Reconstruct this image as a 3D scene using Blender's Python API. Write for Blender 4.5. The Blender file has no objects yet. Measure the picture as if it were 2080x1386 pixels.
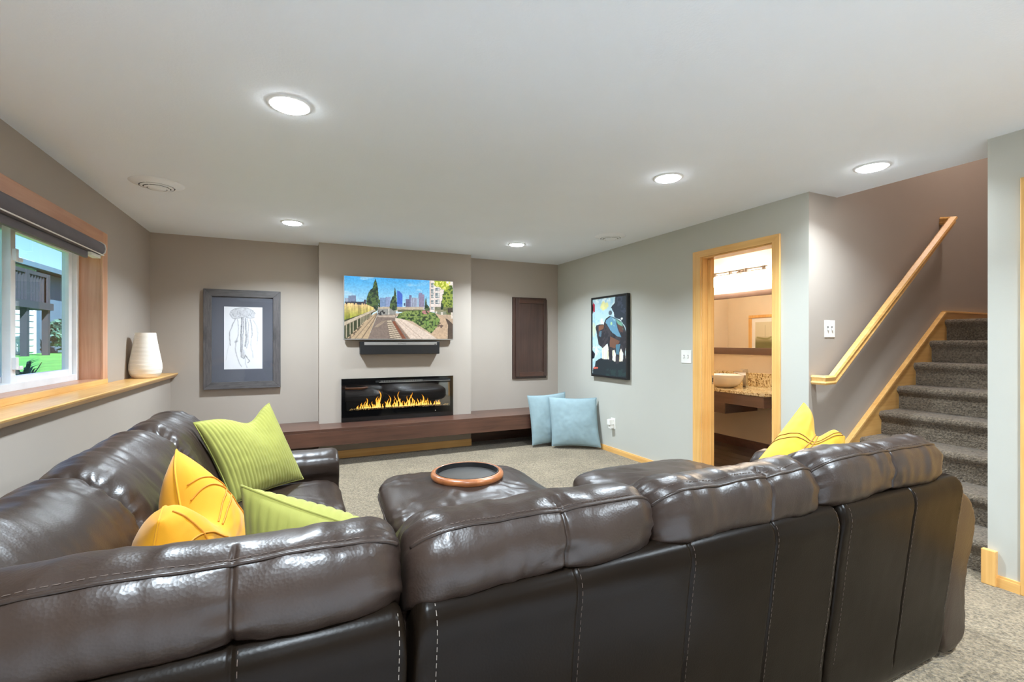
import bpy, bmesh, math, random
import numpy as np
from mathutils import Vector, Matrix, noise
random.seed(7); np.random.seed(7)
SC = bpy.context.scene
COL = SC.collection
PI = math.pi
# ------------------------------------------------------------------ camera
cd = bpy.data.cameras.new('camera'); cam = bpy.data.objects.new('camera', cd); COL.objects.link(cam)
cam.location = (0, 0, 1.326); cam.rotation_euler = (PI/2, 0, -math.radians(24.9347))
cd.sensor_width = 36; cd.lens = 16.454; cd.shift_y = 1.6/2080; cd.clip_start = .05; cd.clip_end = 300
SC.camera = cam
# ------------------------------------------------------------------ world (daylight sky)
W = bpy.data.worlds.new('sky'); SC.world = W; W.use_nodes = True
nt = W.node_tree; nt.nodes.clear()
wo = nt.nodes.new('ShaderNodeOutputWorld'); bg = nt.nodes.new('ShaderNodeBackground')
sky = nt.nodes.new('ShaderNodeTexSky'); sky.sky_type = 'NISHITA'; sky.sun_disc = False
sky.sun_elevation = math.radians(42); sky.sun_rotation = math.radians(150); sky.air_density = 1.0; sky.dust_density = .1; sky.ozone_density = 4.0
bg.inputs[1].default_value = .15
wb = nt.nodes.new('ShaderNodeMix'); wb.data_type = 'RGBA'; wb.blend_type = 'MULTIPLY'; wb.inputs[0].default_value = 1; wb.inputs[7].default_value = (.74, .90, 1.06, 1)
nt.links.new(sky.outputs[0], wb.inputs[6]); nt.links.new(wb.outputs[2], bg.inputs[0]); nt.links.new(bg.outputs[0], wo.inputs[0])
sd = bpy.data.lights.new('sun', 'SUN'); sd.energy = 12; sd.angle = .009; sd.color = (.86, .96, 1.0)
so = bpy.data.objects.new('sun', sd); COL.objects.link(so); so.rotation_euler = (math.radians(48), 0, math.radians(35)); so.location = (3, -4, 12)
# ------------------------------------------------------------------ exposure
vs = SC.view_settings; vs.view_transform = 'Standard'; vs.look = 'None'; vs.gamma = 1; vs.use_curve_mapping = False
vs.exposure = 0.64
SC.cycles.max_bounces = 14; SC.cycles.diffuse_bounces = 8; SC.cycles.transparent_max_bounces = 12
LED, LEDW = 60.0, 36.0        # diffuser radiance and lamp power of the recessed lamps

# ================================================================== helpers
def lin(c):
    return tuple((x/12.92 if x <= .04045 else ((x+.055)/1.055)**2.4) for x in (v/255 for v in c))
def S(*c): return lin(c)
class G:                                         # geometry bag: verts + faces
    def __init__(s): s.v = []; s.f = []
    def add(s, v, f):
        o = len(s.v); s.v += [tuple(p) for p in v]; s.f += [tuple(i+o for i in q) for q in f]; return s
def thing(name, loc, label, cat, group=None, kind=None):
    o = bpy.data.objects.new(name, None); COL.objects.link(o); o.location = loc; o.empty_display_size = .1
    tag(o, label, cat, group, kind); return o
def tag(o, label=None, cat=None, group=None, kind=None):
    if label: o['label'] = label
    if cat: o['category'] = cat
    if group: o['group'] = group
    if kind: o['kind'] = kind
    return o
def wloc(o):
    p = Vector(o.location)
    while o.parent: o = o.parent; p += Vector(o.location)
    return p
def mk(name, g, mat, parent=None, smooth=False, ang=35):
    v, f = (g.v, g.f) if isinstance(g, G) else g
    m = bpy.data.meshes.new(name)
    P0 = wloc(parent) if parent else Vector((0, 0, 0))
    A = np.array(v, float)
    c = (A.min(0)+A.max(0))/2; c[2] = A[:, 2].min()
    m.from_pydata([tuple(p) for p in (A-c)], [], f); m.update()
    if smooth:
        m.shade_smooth()
        if ang < 180: m.set_sharp_from_angle(angle=math.radians(ang))
    o = bpy.data.objects.new(name, m); COL.objects.link(o)
    o.location = tuple(Vector(c)-P0)
    if parent: o.parent = parent
    if mat: m.materials.append(mat)
    return o
def box(x0, x1, y0, y1, z0, z1, bev=0, seg=2):
    bm = bmesh.new(); bmesh.ops.create_cube(bm, size=1)
    for v in bm.verts: v.co = ((x0+x1)/2+v.co.x*(x1-x0), (y0+y1)/2+v.co.y*(y1-y0), (z0+z1)/2+v.co.z*(z1-z0))
    if bev: bmesh.ops.bevel(bm, geom=list(bm.edges), offset=bev, segments=seg, profile=.6, affect='EDGES')
    return frombm(bm)
def frombm(bm):
    bm.verts.index_update(); bmesh.ops.recalc_face_normals(bm, faces=bm.faces)
    r = ([tuple(v.co) for v in bm.verts], [tuple(v.index for v in f.verts) for f in bm.faces]); bm.free(); return r
def prism(poly, axis, a, b, bev=0):
    """extrude a closed 2-D polygon along axis from a to b. axis X: (y,z) / Y: (x,z) / Z: (x,y)"""
    bm = bmesh.new()
    def pt(p, t): return {'X': (t, p[0], p[1]), 'Y': (p[0], t, p[1]), 'Z': (p[0], p[1], t)}[axis]
    A = [bm.verts.new(pt(p, a)) for p in poly]; B = [bm.verts.new(pt(p, b)) for p in poly]; n = len(poly)
    bm.faces.new(A); bm.faces.new(B[::-1])
    for i in range(n): bm.faces.new((A[i], B[i], B[(i+1) % n], A[(i+1) % n]))
    if bev: bmesh.ops.bevel(bm, geom=list(bm.edges), offset=bev, segments=2, profile=.6, affect='EDGES')
    return frombm(bm)
def tube(pts, r, n=8, closed=False):
    P = [Vector(p) for p in pts]; v = []; f = []; m = len(P); up = Vector((0, 0, 1)); last = None
    for i, p in enumerate(P):
        t = (P[(i+1) % m]-P[i-1]) if closed else (P[min(i+1, m-1)]-P[max(i-1, 0)])
        t.normalize()
        a = last if last is not None else (up if abs(t.z) < .9 else Vector((1, 0, 0)))
        a = (a-t*a.dot(t)); a.normalize(); last = a; b = t.cross(a)
        rr = r[i] if isinstance(r, (list, tuple)) else r
        for k in range(n):
            q = p+(a*math.cos(2*PI*k/n)+b*math.sin(2*PI*k/n))*rr; v.append(tuple(q))
    e = m if closed else m-1
    for i in range(e):
        for k in range(n):
            i2 = (i+1) % m; f.append((i*n+k, i*n+(k+1) % n, i2*n+(k+1) % n, i2*n+k))
    if not closed: f.append(tuple(range(n))[::-1]); f.append(tuple((m-1)*n+k for k in range(n)))
    return v, f
def lathe(prof, c, n=48, close=True):
    """prof: (r,z) list around vertical axis at c=(x,y)"""
    v = []; f = []; m = len(prof)
    for r, z in prof:
        for k in range(n): a = 2*PI*k/n; v.append((c[0]+r*math.cos(a), c[1]+r*math.sin(a), z))
    for i in range(m-1):
        for k in range(n): f.append((i*n+k, i*n+(k+1) % n, (i+1)*n+(k+1) % n, (i+1)*n+k))
    if close:
        if prof[0][0] > 1e-4: f.append(tuple(range(n))[::-1])
        if prof[-1][0] > 1e-4: f.append(tuple((m-1)*n+k for k in range(n)))
    return v, f
def xf(g, M):
    return [tuple(M @ Vector(p)) for p in g[0]], g[1]
def catmull(P, n, closed=True):
    P = [np.array(p, float) for p in P]; m = len(P); out = []
    cnt = m if closed else m-1
    for i in range(cnt):
        g = (lambda k: P[k % m]) if closed else (lambda k: P[min(max(k, 0), m-1)])
        a, b, c, d = g(i-1), g(i), g(i+1), g(i+2)
        for k in range(n):
            t = k/n
            out.append(.5*((2*b)+(-a+c)*t+(2*a-5*b+4*c-d)*t*t+(-a+3*b-3*c+d)*t**3))
    if not closed: out.append(P[-1])
    return np.array(out)
def resample(C, n):
    C2 = np.vstack([C, C[:1]]); d = np.r_[0, np.cumsum(np.linalg.norm(np.diff(C2, axis=0), axis=1))]
    s = np.linspace(0, d[-1], n, endpoint=False)
    return np.stack([np.interp(s, d, C2[:, k]) for k in range(C.shape[1])], 1)

# ------------------------------------------------------------------ materials
def nodes(name):
    m = bpy.data.materials.new(name); m.use_nodes = True; t = m.node_tree; t.nodes.clear()
    o = t.nodes.new('ShaderNodeOutputMaterial'); b = t.nodes.new('ShaderNodeBsdfPrincipled'); t.links.new(b.outputs[0], o.inputs[0])
    return m, t, b, o
def coords(t, scale=(1, 1, 1), rot=(0, 0, 0), kind='Object'):
    c = t.nodes.new('ShaderNodeTexCoord'); mp = t.nodes.new('ShaderNodeMapping'); mp.inputs['Scale'].default_value = scale; mp.inputs['Rotation'].default_value = rot
    t.links.new(c.outputs[kind], mp.inputs[0]); return mp.outputs[0]
def tex(t, kind, vec, **k):
    n = t.nodes.new('ShaderNodeTex'+kind); t.links.new(vec, n.inputs['Vector'])
    for a, b in k.items(): n.inputs[a.replace('_', ' ')].default_value = b
    return n
def ramp(t, fac, stops):
    r = t.nodes.new('ShaderNodeValToRGB'); e = r.color_ramp.elements
    while len(e) > 1: e.remove(e[0])
    e[0].position = stops[0][0]; e[0].color = (*stops[0][1], 1)
    for p, c in stops[1:]:
        q = e.new(p); q.color = (*c, 1)
    t.links.new(fac, r.inputs[0]); return r.outputs[0]
def bump(t, b, h, strength, dist, prev=None):
    n = t.nodes.new('ShaderNodeBump'); n.inputs['Strength'].default_value = strength; n.inputs['Distance'].default_value = dist
    t.links.new(h, n.inputs['Height'])
    if prev: t.links.new(prev, n.inputs['Normal'])
    t.links.new(n.outputs[0], b.inputs['Normal']); return n.outputs[0]
def plain(name, c, rough=.5, metal=0, var=.06, vscale=6, bmp=None, spec=.5, sheen=0, coat=0):
    m, t, b, o = nodes(name)
    v = coords(t); n = tex(t, 'Noise', v, Scale=vscale, Detail=4)
    lo = tuple(max(0, x*(1-var)) for x in c); hi = tuple(min(1, x*(1+var)) for x in c)
    t.links.new(ramp(t, n.outputs[0], [(.3, lo), (.7, hi)]), b.inputs['Base Color'])
    b.inputs['Roughness'].default_value = rough; b.inputs['Metallic'].default_value = metal; b.inputs['Specular IOR Level'].default_value = spec
    if sheen: b.inputs['Sheen Weight'].default_value = sheen; b.inputs['Sheen Roughness'].default_value = .5
    if coat: b.inputs['Coat Weight'].default_value = coat; b.inputs['Coat Roughness'].default_value = .15
    if bmp:
        h = tex(t, 'Noise', v, Scale=bmp[0], Detail=3); bump(t, b, h.outputs[0], bmp[1], bmp[2])
    return m
def wood(name, c0, c1, scale, rough=.35, coat=.2, gloss=.5):
    m, t, b, o = nodes(name)
    v = coords(t, scale); n = tex(t, 'Noise', v, Scale=1, Detail=6, Roughness=.6, Distortion=.6)
    n2 = tex(t, 'Noise', coords(t), Scale=2.5, Detail=2)
    mx = t.nodes.new('ShaderNodeMath'); mx.operation = 'MULTIPLY_ADD'; mx.inputs[1].default_value = .6; t.links.new(n.outputs[0], mx.inputs[0])
    m2 = t.nodes.new('ShaderNodeMath'); m2.operation = 'MULTIPLY'; m2.inputs[1].default_value = .4; t.links.new(n2.outputs[0], m2.inputs[0]); t.links.new(m2.outputs[0], mx.inputs[2])
    t.links.new(ramp(t, mx.outputs[0], [(.35, c0), (.5, tuple((a+b_)/2 for a, b_ in zip(c0, c1))), (.66, c1)]), b.inputs['Base Color'])
    b.inputs['Roughness'].default_value = rough; b.inputs['Coat Weight'].default_value = coat; b.inputs['Coat Roughness'].default_value = .2; b.inputs['Specular IOR Level'].default_value = gloss
    bump(t, b, n.outputs[0], .08, .002)
    return m
def emis(name, c, s):
    m, t, b, o = nodes(name); t.nodes.remove(b); e = t.nodes.new('ShaderNodeEmission'); e.inputs[0].default_value = (*c, 1); e.inputs[1].default_value = s
    t.links.new(e.outputs[0], o.inputs[0]); return m
def painted(name, rough=.5, emit=0, mixin=1):
    """picture carried by a colour attribute"""
    m, t, b, o = nodes(name); a = t.nodes.new('ShaderNodeAttribute'); a.attribute_name = 'picture'
    if emit:
        b.inputs['Base Color'].default_value = (.01, .01, .01, 1); t.links.new(a.outputs['Color'], b.inputs['Emission Color']); b.inputs['Emission Strength'].default_value = emit
    else: t.links.new(a.outputs['Color'], b.inputs['Base Color'])
    b.inputs['Roughness'].default_value = rough; return m
def leather_mat(name, c, rough, spec=.5, grain=.22, crease=.08):
    m, t, b, o = nodes(name); v = coords(t)
    big = tex(t, 'Noise', v, Scale=5, Detail=3)
    t.links.new(ramp(t, big.outputs[0], [(.3, tuple(x*.85 for x in c)), (.7, tuple(x*1.15 for x in c))]), b.inputs['Base Color'])
    rr = t.nodes.new('ShaderNodeMapRange'); rr.inputs['To Min'].default_value = rough-.05; rr.inputs['To Max'].default_value = rough+.08; t.links.new(big.outputs[0], rr.inputs[0]); t.links.new(rr.outputs[0], b.inputs['Roughness'])
    b.inputs['Specular IOR Level'].default_value = spec
    g = tex(t, 'Voronoi', v, Scale=170); w = tex(t, 'Noise', v, Scale=26, Detail=4, Distortion=1.2)
    n1 = bump(t, b, w.outputs[0], crease, .004); bump(t, b, g.outputs[0], grain, .0012, n1)
    return m
def carpet_mat(name, c, amp):
    m, t, b, o = nodes(name); v = coords(t)
    n = tex(t, 'Noise', v, Scale=80, Detail=4); n2 = tex(t, 'Noise', v, Scale=3.5, Detail=3); n3 = tex(t, 'Voronoi', v, Scale=120)
    mx = t.nodes.new('ShaderNodeMath'); mx.operation = 'MULTIPLY_ADD'; mx.inputs[1].default_value = .25; t.links.new(n2.outputs[0], mx.inputs[0]); t.links.new(n.outputs[0], mx.inputs[2])
    t.links.new(ramp(t, mx.outputs[0], [(.38, tuple(x*(1-amp) for x in c)), (.82, tuple(min(1, x*(1+amp)) for x in c))]), b.inputs['Base Color'])
    b.inputs['Roughness'].default_value = .95; b.inputs['Specular IOR Level'].default_value = .1; b.inputs['Sheen Weight'].default_value = .15
    p = bump(t, b, n.outputs[0], .9, .012); bump(t, b, n3.outputs[0], .5, .006, p)
    return m
def fabric_mat(name, c, rough=.85, sheen=.3, weave=900):
    m, t, b, o = nodes(name); v = coords(t)
    n = tex(t, 'Noise', v, Scale=9, Detail=3)
    t.links.new(ramp(t, n.outputs[0], [(.3, tuple(x*.93 for x in c)), (.7, tuple(min(1, x*1.06) for x in c))]), b.inputs['Base Color'])
    b.inputs['Roughness'].default_value = rough; b.inputs['Sheen Weight'].default_value = sheen; b.inputs['Specular IOR Level'].default_value = .2
    h = tex(t, 'Noise', v, Scale=weave, Detail=1); p = bump(t, b, h.outputs[0], .3, .001)
    return m

M = {}
M['wall'] = plain('wall_paint', S(171, 160, 149), .75, var=.015, vscale=2, bmp=(180, .08, .002), spec=.25)
M['wall_sage'] = plain('wall_paint_right', S(187, 186, 177), .75, var=.015, vscale=2, bmp=(180, .08, .002), spec=.25)
M['ceiling'] = plain('ceiling_paint', S(240, 246, 253), .85, var=.01, vscale=2, bmp=(90, .18, .004), spec=.2)
M['bath_wall'] = plain('bath_wall_paint', S(226, 208, 182), .7, var=.015, bmp=(180, .06, .002), spec=.25)
M['carpet'] = carpet_mat('beige_carpet', S(124, 111, 91), .6)
M['stair_carpet'] = carpet_mat('grey_brown_stair_carpet', S(112, 101, 87), .55)
M['maple_x'] = wood('maple_along_x', S(212, 156, 84), S(238, 192, 120), (1.2, 40, 40))
M['maple_y'] = wood('maple_along_y', S(212, 156, 84), S(238, 192, 120), (40, 1.2, 40))
M['maple_z'] = wood('maple_along_z', S(212, 156, 84), S(238, 192, 120), (40, 40, 1.2))
M['jamb'] = wood('window_jamb_wood', S(196, 140, 104), S(222, 172, 138), (30, 30, 1.5))
M['jamb_y'] = wood('window_head_wood', S(186, 128, 98), S(208, 156, 124), (30, 1.5, 30))
M['espresso'] = wood('espresso_wood', S(66, 42, 33), S(98, 64, 50), (1.5, 26, 26), .35, .3)
M['espresso_z'] = wood('espresso_wood_upright', S(58, 40, 33), S(78, 55, 46), (26, 26, 1.5), .38, .25)
M['leather'] = leather_mat('brown_leather', S(46, 35, 29), .34, .42)
M['leather_flat'] = leather_mat('brown_leather_panel', S(20, 14, 9), .30, .09, .10, .02)
M['stitch'] = plain('stitch_thread', S(150, 140, 130), .7); M['stitch_dark'] = plain('brown_stitch_thread', S(82, 68, 60), .7)
M['black'] = plain('black_plastic', S(22, 22, 24), .4, var=.1)
M['dark_void'] = plain('dark_lining', S(12, 12, 12), .8)
M['glossblack'] = plain('gloss_black_glass', S(10, 10, 11), .06, spec=.6)
M['white'] = plain('white_plastic', S(238, 236, 230), .35)
M['vent_white'] = plain('vent_white', S(240, 244, 248), .5, var=.01); M['white_vinyl'] = plain('white_vinyl', S(236, 238, 240), .35)
M['ceramic'] = plain('white_ceramic', S(238, 230, 218), .45)
M['chrome'] = plain('chrome', S(210, 208, 205), .12, 1)
M['nickel'] = plain('brushed_nickel', S(150, 140, 132), .3, 1)
M['steel'] = plain('silver_strip', S(176, 174, 172), .35, .8)
M['valance'] = fabric_mat('charcoal_shade_fabric', S(104, 99, 104), .8, .1)
M['greywood'] = wood('grey_stained_oak', S(58, 55, 56), S(98, 94, 94), (14, 14, 40), .5, .05)
M['mat'] = plain('grey_mat_board', S(92, 94, 104), .9, var=.03)
M['paper'] = painted('print_paper', .8)
M['canvas'] = painted('painted_canvas', .45)
M['screen'] = painted('tv_screen', .2, emit=.68)
M['green'] = fabric_mat('lime_corduroy', S(146, 145, 72), .85, .12)
M['yellow'] = fabric_mat('golden_velvet', S(206, 140, 20), .75, .15)
M['yellow2'] = fabric_mat('lemon_velvet', S(192, 152, 36), .75, .15)
M['cord'] = plain('yellow_cord', S(190, 120, 12), .7)
M['cord2'] = plain('brown_cord', S(150, 105, 30), .7)
M['blue'] = fabric_mat('pale_blue_cotton', S(138, 158, 163), .85, .1)
M['led'] = emis('led_diffuser', (.9, .96, 1.0), LED)
M['vanity_glow'] = emis('frosted_shade_glow', (1.0, .88, .73), 44)
M['granite'] = None
M['darkfloor'] = wood('dark_plank', S(50, 40, 35), S(78, 64, 56), (20, 1.6, 20), .3, .3)
M['trayrim'] = wood('tray_rim_wood', S(120, 66, 34), S(176, 108, 60), (16, 16, 30), .35, .4)
M['traytop'] = plain('dark_tray_base', S(62, 60, 58), .35, var=.15, vscale=14)
def granite():
    m, t, b, o = nodes('speckled_granite'); v = coords(t)
    n = tex(t, 'Noise', v, Scale=34, Detail=5, Distortion=1.5); n2 = tex(t, 'Voronoi', v, Scale=60)
    t.links.new(ramp(t, n.outputs[0], [(.36, S(110, 82, 52)), (.44, S(196, 166, 112)), (.55, S(232, 214, 170)), (.72, S(240, 228, 196))]), b.inputs['Base Color'])
    b.inputs['Roughness'].default_value = .15; return m
M['granite'] = granite()
def glass_mat(name, tint, refl):
    m, t, b, o = nodes(name); t.nodes.remove(b)
    tr = t.nodes.new('ShaderNodeBsdfTransparent'); tr.inputs[0].default_value = (*tint, 1); gl = t.nodes.new('ShaderNodeBsdfGlossy'); gl.inputs['Roughness'].default_value = .02
    lw = t.nodes.new('ShaderNodeLayerWeight'); lw.inputs[0].default_value = .5; mx = t.nodes.new('ShaderNodeMixShader')
    pw = t.nodes.new('ShaderNodeMath'); pw.operation = 'POWER'; pw.inputs[1].default_value = 4; t.links.new(lw.outputs['Facing'], pw.inputs[0])
    fr = t.nodes.new('ShaderNodeMath'); fr.operation = 'MULTIPLY_ADD'; fr.inputs[1].default_value = .6; fr.inputs[2].default_value = refl; t.links.new(pw.outputs[0], fr.inputs[0])
    t.links.new(fr.outputs[0], mx.inputs[0]); t.links.new(tr.outputs[0], mx.inputs[1]); t.links.new(gl.outputs[0], mx.inputs[2]); t.links.new(mx.outputs[0], o.inputs[0]); return m
M['glass'] = glass_mat('window_glass', (.95, .98, .99), .02)
M['fireglass'] = glass_mat('fireplace_glass', (.85, .85, .85), .16)
def mirror():
    m, t, b, o = nodes('mirror_silver'); b.inputs['Base Color'].default_value = (.9, .9, .88, 1); b.inputs['Metallic'].default_value = 1; b.inputs['Roughness'].default_value = .02; return m
M['mirror'] = mirror()

# ------------------------------------------------------------------ dimensions
XL, XLL, XR, YB, YC, ZC = -1.33, -1.16, 3.46, 5.87, 5.665, 2.44
YF = -3.2            # wall behind the camera

# ================================================================== STRUCTURE
def struct(name, g, mat, label, smooth=False, parent=None):
    o = mk(name, g, mat, parent, smooth)
    if not parent: tag(o, label, None, None, 'structure')
    return o
struct('floor', box(XL-.1, 3.9, YF-.1, YB+.1, -.12, 0), M['carpet'], 'beige cut pile carpet across the family room floor')
# ceiling: main slab plus the tongue that runs to the stairwell opening
g = G(); g.add(*box(XL-.2, XR+.12, YF-.1, YB+.15, ZC, ZC+.22)); g.add(*box(XR+.12, 3.80, 1.11, 2.219, ZC, ZC+.22))
struct('ceiling', g, M['ceiling'], 'smooth white ceiling over the family room')
struct('wall_back', box(XL-.2, XR+.14, YB, YB+.14, 0, ZC), M['wall'], 'taupe back wall either side of the fireplace breast')
struct('wall_chimney', box(.25, 2.054, YC, YB, 0, ZC), M['wall'], 'taupe chimney breast projecting around television and fireplace')
struct('wall_front', box(XL-.2, XR+.14, YF-.14, YF, 0, ZC), M['wall'], 'taupe wall at the near end of the room')
WY0, WY1, WZ0, WZ1 = 2.90, 4.52, 1.04, 2.06      # window opening
g = G()
g.add(*box(XL-.2, XL, YF, WY0, 0, ZC)); g.add(*box(XL-.2, XL, WY1, YB, 0, ZC)); g.add(*box(XL-.2, XL, WY0, WY1, 0, WZ0)); g.add(*box(XL-.2, XL, WY0, WY1, WZ1, ZC))
struct('wall_left', g, M['wall'], 'taupe upper left wall around the window')
struct('wall_left_lower', box(XL, XLL, YF, YB, 0, .955), M['wall'], 'taupe half wall under the wooden window ledge')
# right wall with bathroom doorway, up to the stair corner
DY0, DY1, DZ = 2.505, 3.225, 2.115
g = G()
g.add(*box(XR, XR+.14, DY1, YB, 0, ZC)); g.add(*box(XR, XR+.14, 2.221, DY0, 0, ZC)); g.add(*box(XR, XR+.14, DY0, DY1, DZ, ZC))
struct('wall_right', g, M['wall_sage'], 'grey right wall with the bathroom doorway')
g = G(); g.add(*box(XR, XR+.12, 1.06, 1.232, 0, ZC)); g.add(*box(XR, XR+.12, YF, .16, 0, ZC)); g.add(*box(XR, XR+.12, .16, 1.06, 2.12, ZC))
struct('wall_right_near', g, M['wall_sage'], 'grey wall end beside the foot of the stairs')
struct('wall_stair', box(XR+.001, 6.8, 2.219, 2.34, 0, ZC+.0), M['wall'], 'taupe stairwell wall behind the handrail')
struct('wall_stair_upper', box(3.68, 6.8, 2.219, 2.34, ZC, 4.7), M['wall'], 'taupe stairwell wall continuing above the ceiling line')
struct('wall_stair_near', box(XR+.12, 6.8, 1.11, 1.232, 0, 4.7), M['wall'], 'taupe near wall of the stairwell')
struct('wall_stair_end', box(6.8, 6.92, 1.11, 2.34, 0, 4.7), M['wall'], 'taupe wall at the top of the stairs')
struct('wall_stair_header', box(3.68, 3.80, 1.232, 2.22, ZC+.22, 4.7), M['wall'], 'taupe wall above the stairwell edge')
struct('ceiling_stairwell', box(3.68, 6.92, 1.11, 2.34, 4.7, 4.8), M['ceiling'], 'white ceiling high over the stairs')
# baseboards
def baseboard(name, x0, x1, y0, y1, mat, label, h=.062):
    g = G(); g.add(*box(x0, x1, y0, y1, 0, h-.012)); 
    c = .004 if (x1-x0) < (y1-y0) else 0
    g.add(*box(x0+c, x1, y0 + (0 if c else .004), y1, h-.012, h))
    struct(name, g, mat, label)
baseboard('baseboard_right', XR-.016, XR, 3.325, YB-.02, M['maple_y'], 'low maple baseboard along the right wall')
baseboard('baseboard_right_near', XR-.016, XR, 1.10, 1.19, M['maple_y'], 'short maple baseboard beside the stair corner block')
baseboard('baseboard_right_stub', XR-.016, XR, 2.22, 2.44, M['maple_y'], 'short maple baseboard between doorway and stairs')
baseboard('baseboard_chimney', .25, 2.054, YC-.018, YC, M['maple_x'], 'maple baseboard at the foot of the chimney breast', .085)
struct('trim_1', box(XR-.03, XR, 1.19, 1.25, 0, .19, .004), M['maple_z'], 'square maple corner block at the stair wall end')
# bathroom door casing + jambs
def ring(x0, x1, y0, y1, z1, w, mats, names, parent, faceout=True):
    pass
door1 = mk('door_1', box(XR-.018, XR, DY1, DY1+.095, 0, DZ+.06, .004), M['maple_z']); tag(door1, 'maple casing framing the bathroom doorway', None, None, 'structure')
mk('casing_leg', box(XR-.018, XR, DY0-.066, DY0, 0, DZ+.06, .004), M['maple_z'], door1)
mk('casing_head', prism([(DY0-.066, DZ+.06), (DY1+.095, DZ+.06), (DY1, DZ), (DY0, DZ)], 'X', XR-.019, XR), M['maple_y'], door1)
mk('jamb', box(XR, XR+.062, DY1-.012, DY1, 0, DZ), M['maple_z'], door1)
mk('jamb', box(XR, XR+.14, DY0, DY0+.012, 0, DZ), M['maple_z'], door1)
mk('jamb_head', box(XR, XR+.14, DY0+.012, DY1-.012, DZ-.012, DZ), M['maple_y'], door1)
leaf = mk('pocket_door_edge', box(XR+.064, XR+.108, DY1-.045, DY1+.02, .01, DZ-.014, .002), M['maple_z'], door1)
mk('latch_plate', box(XR+.078, XR+.098, DY1-.0475, DY1-.045, .93, 1.01), M['chrome'], leaf)
mk('latch_hole', box(XR+.083, XR+.093, DY1-.0485, DY1-.0472, .95, .99), M['dark_void'], leaf)
mk('jamb', box(XR+.110, XR+.14, DY1-.012, DY1, 0, DZ), M['maple_z'], door1)
# door near the camera on the right wall (only its casing shows)
d2 = mk('door_2', box(XR-.018, XR, 1.025, 1.10, 0, 2.185, .004), M['maple_z']); tag(d2, 'maple door casing at the right edge of the picture', None, None, 'structure')
mk('casing_leg', box(XR-.018, XR, .12, .195, 0, 2.185, .004), M['maple_z'], d2)
mk('casing_head', box(XR-.018, XR, .195, 1.025, 2.11, 2.185, .004), M['maple_y'], d2)
mk('jamb', box(XR, XR+.12, 1.025, 1.06, 0, 2.12), M['maple_z'], d2)
mk('door_leaf', box(XR+.03, XR+.07, .16, 1.025, .01, 2.11), M['maple_z'], d2)

# ---------------- window ledge, casing, sashes
g = G()
prof = [(-1.33, .955), (-1.138, .955), (-1.118, .965), (-1.098, .988), (-1.094, .998), (-1.098, 1.004), (-1.33, 1.004)]
struct('trim_2', prism(prof, 'Y', YF, YB-.004), M['maple_y'], 'deep honey maple ledge running under the window')
win = mk('window_1', box(-1.345, XL+.016, WY1-.004, WY1+.098, WZ0-.0, WZ1+.1, .004), M['jamb']); tag(win, 'wide sliding window with wood jambs and white vinyl sashes', None, None, 'structure')
mk('casing_leg', box(-1.345, XL+.016, WY0-.098, WY0+.004, WZ0, WZ1+.1, .004), M['jamb'], win)
mk('casing_head', box(-1.345, XL+.017, WY0, WY1, WZ1, WZ1+.1, .004), M['jamb_y'], win)
mk('casing_sill', box(-1.345, XL+.018, WY0-.098, WY1+.098, 1.004, WZ0+.002, .003), M['maple_y'], win)
mk('jamb', box(-1.47, XL, WY1-.006, WY1+.012, WZ0, WZ1), M['jamb'], win)
mk('jamb', box(-1.47, XL, WY0-.012, WY0+.006, WZ0, WZ1), M['jamb'], win)
mk('jamb_head', box(-1.47, XL, WY0, WY1, WZ1-.006, WZ1+.012), M['jamb_y'], win)
mk('stool', box(-1.47, XL, WY0, WY1, WZ0-.012, WZ0+.004), M['jamb_y'], win)
XG = -1.49
def frame4(x0, x1, y0, y1, z0, z1, w, bev=.003):
    g = G(); g.add(*box(x0, x1, y0, y0+w, z0, z1, bev)); g.add(*box(x0, x1, y1-w, y1, z0, z1, bev)); g.add(*box(x0, x1, y0+w, y1-w, z0, z0+w, bev)); g.add(*box(x0, x1, y0+w, y1-w, z1-w, z1, bev)); return g
mk('vinyl_frame', frame4(-1.53, -1.452, WY0, WY1-.006, WZ0+.004, WZ1-.006, .045), M['white_vinyl'], win)
s1 = mk('sash', frame4(-1.515, -1.475, 3.645, 4.46, WZ0+.035, WZ1-.04, .052), M['white_vinyl'], win)
mk('glass_pane', box(-1.497, -1.493, 3.69, 4.42, WZ0+.07, WZ1-.08), M['glass'], s1)
s2 = mk('sash', frame4(-1.545, -1.518, WY0+.03, 3.72, WZ0+.035, WZ1-.04, .05), M['white_vinyl'], win)
mk('glass_pane', box(-1.535, -1.531, WY0+.07, 3.68, WZ0+.07, WZ1-.08), M['glass'], s2)
g = G(); g.add(*box(-1.476, -1.474, 3.5, 3.645, WZ0+.06, WZ1-.05))
mk('gasket', box(-1.521, -1.516, 3.612, 3.634, WZ0+.05, WZ1-.05), M['black'], win)
for z in (1.2, 1.83):
    g = G(); g.add(*box(-1.476, -1.455, 3.655, 3.685, z-.035, z+.035, .004)); g.add(*box(-1.468, -1.448, 3.68, 3.715, z-.038, z-.015, .004)); mk('sash_latch', g, M['white_vinyl'], s1)

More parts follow.
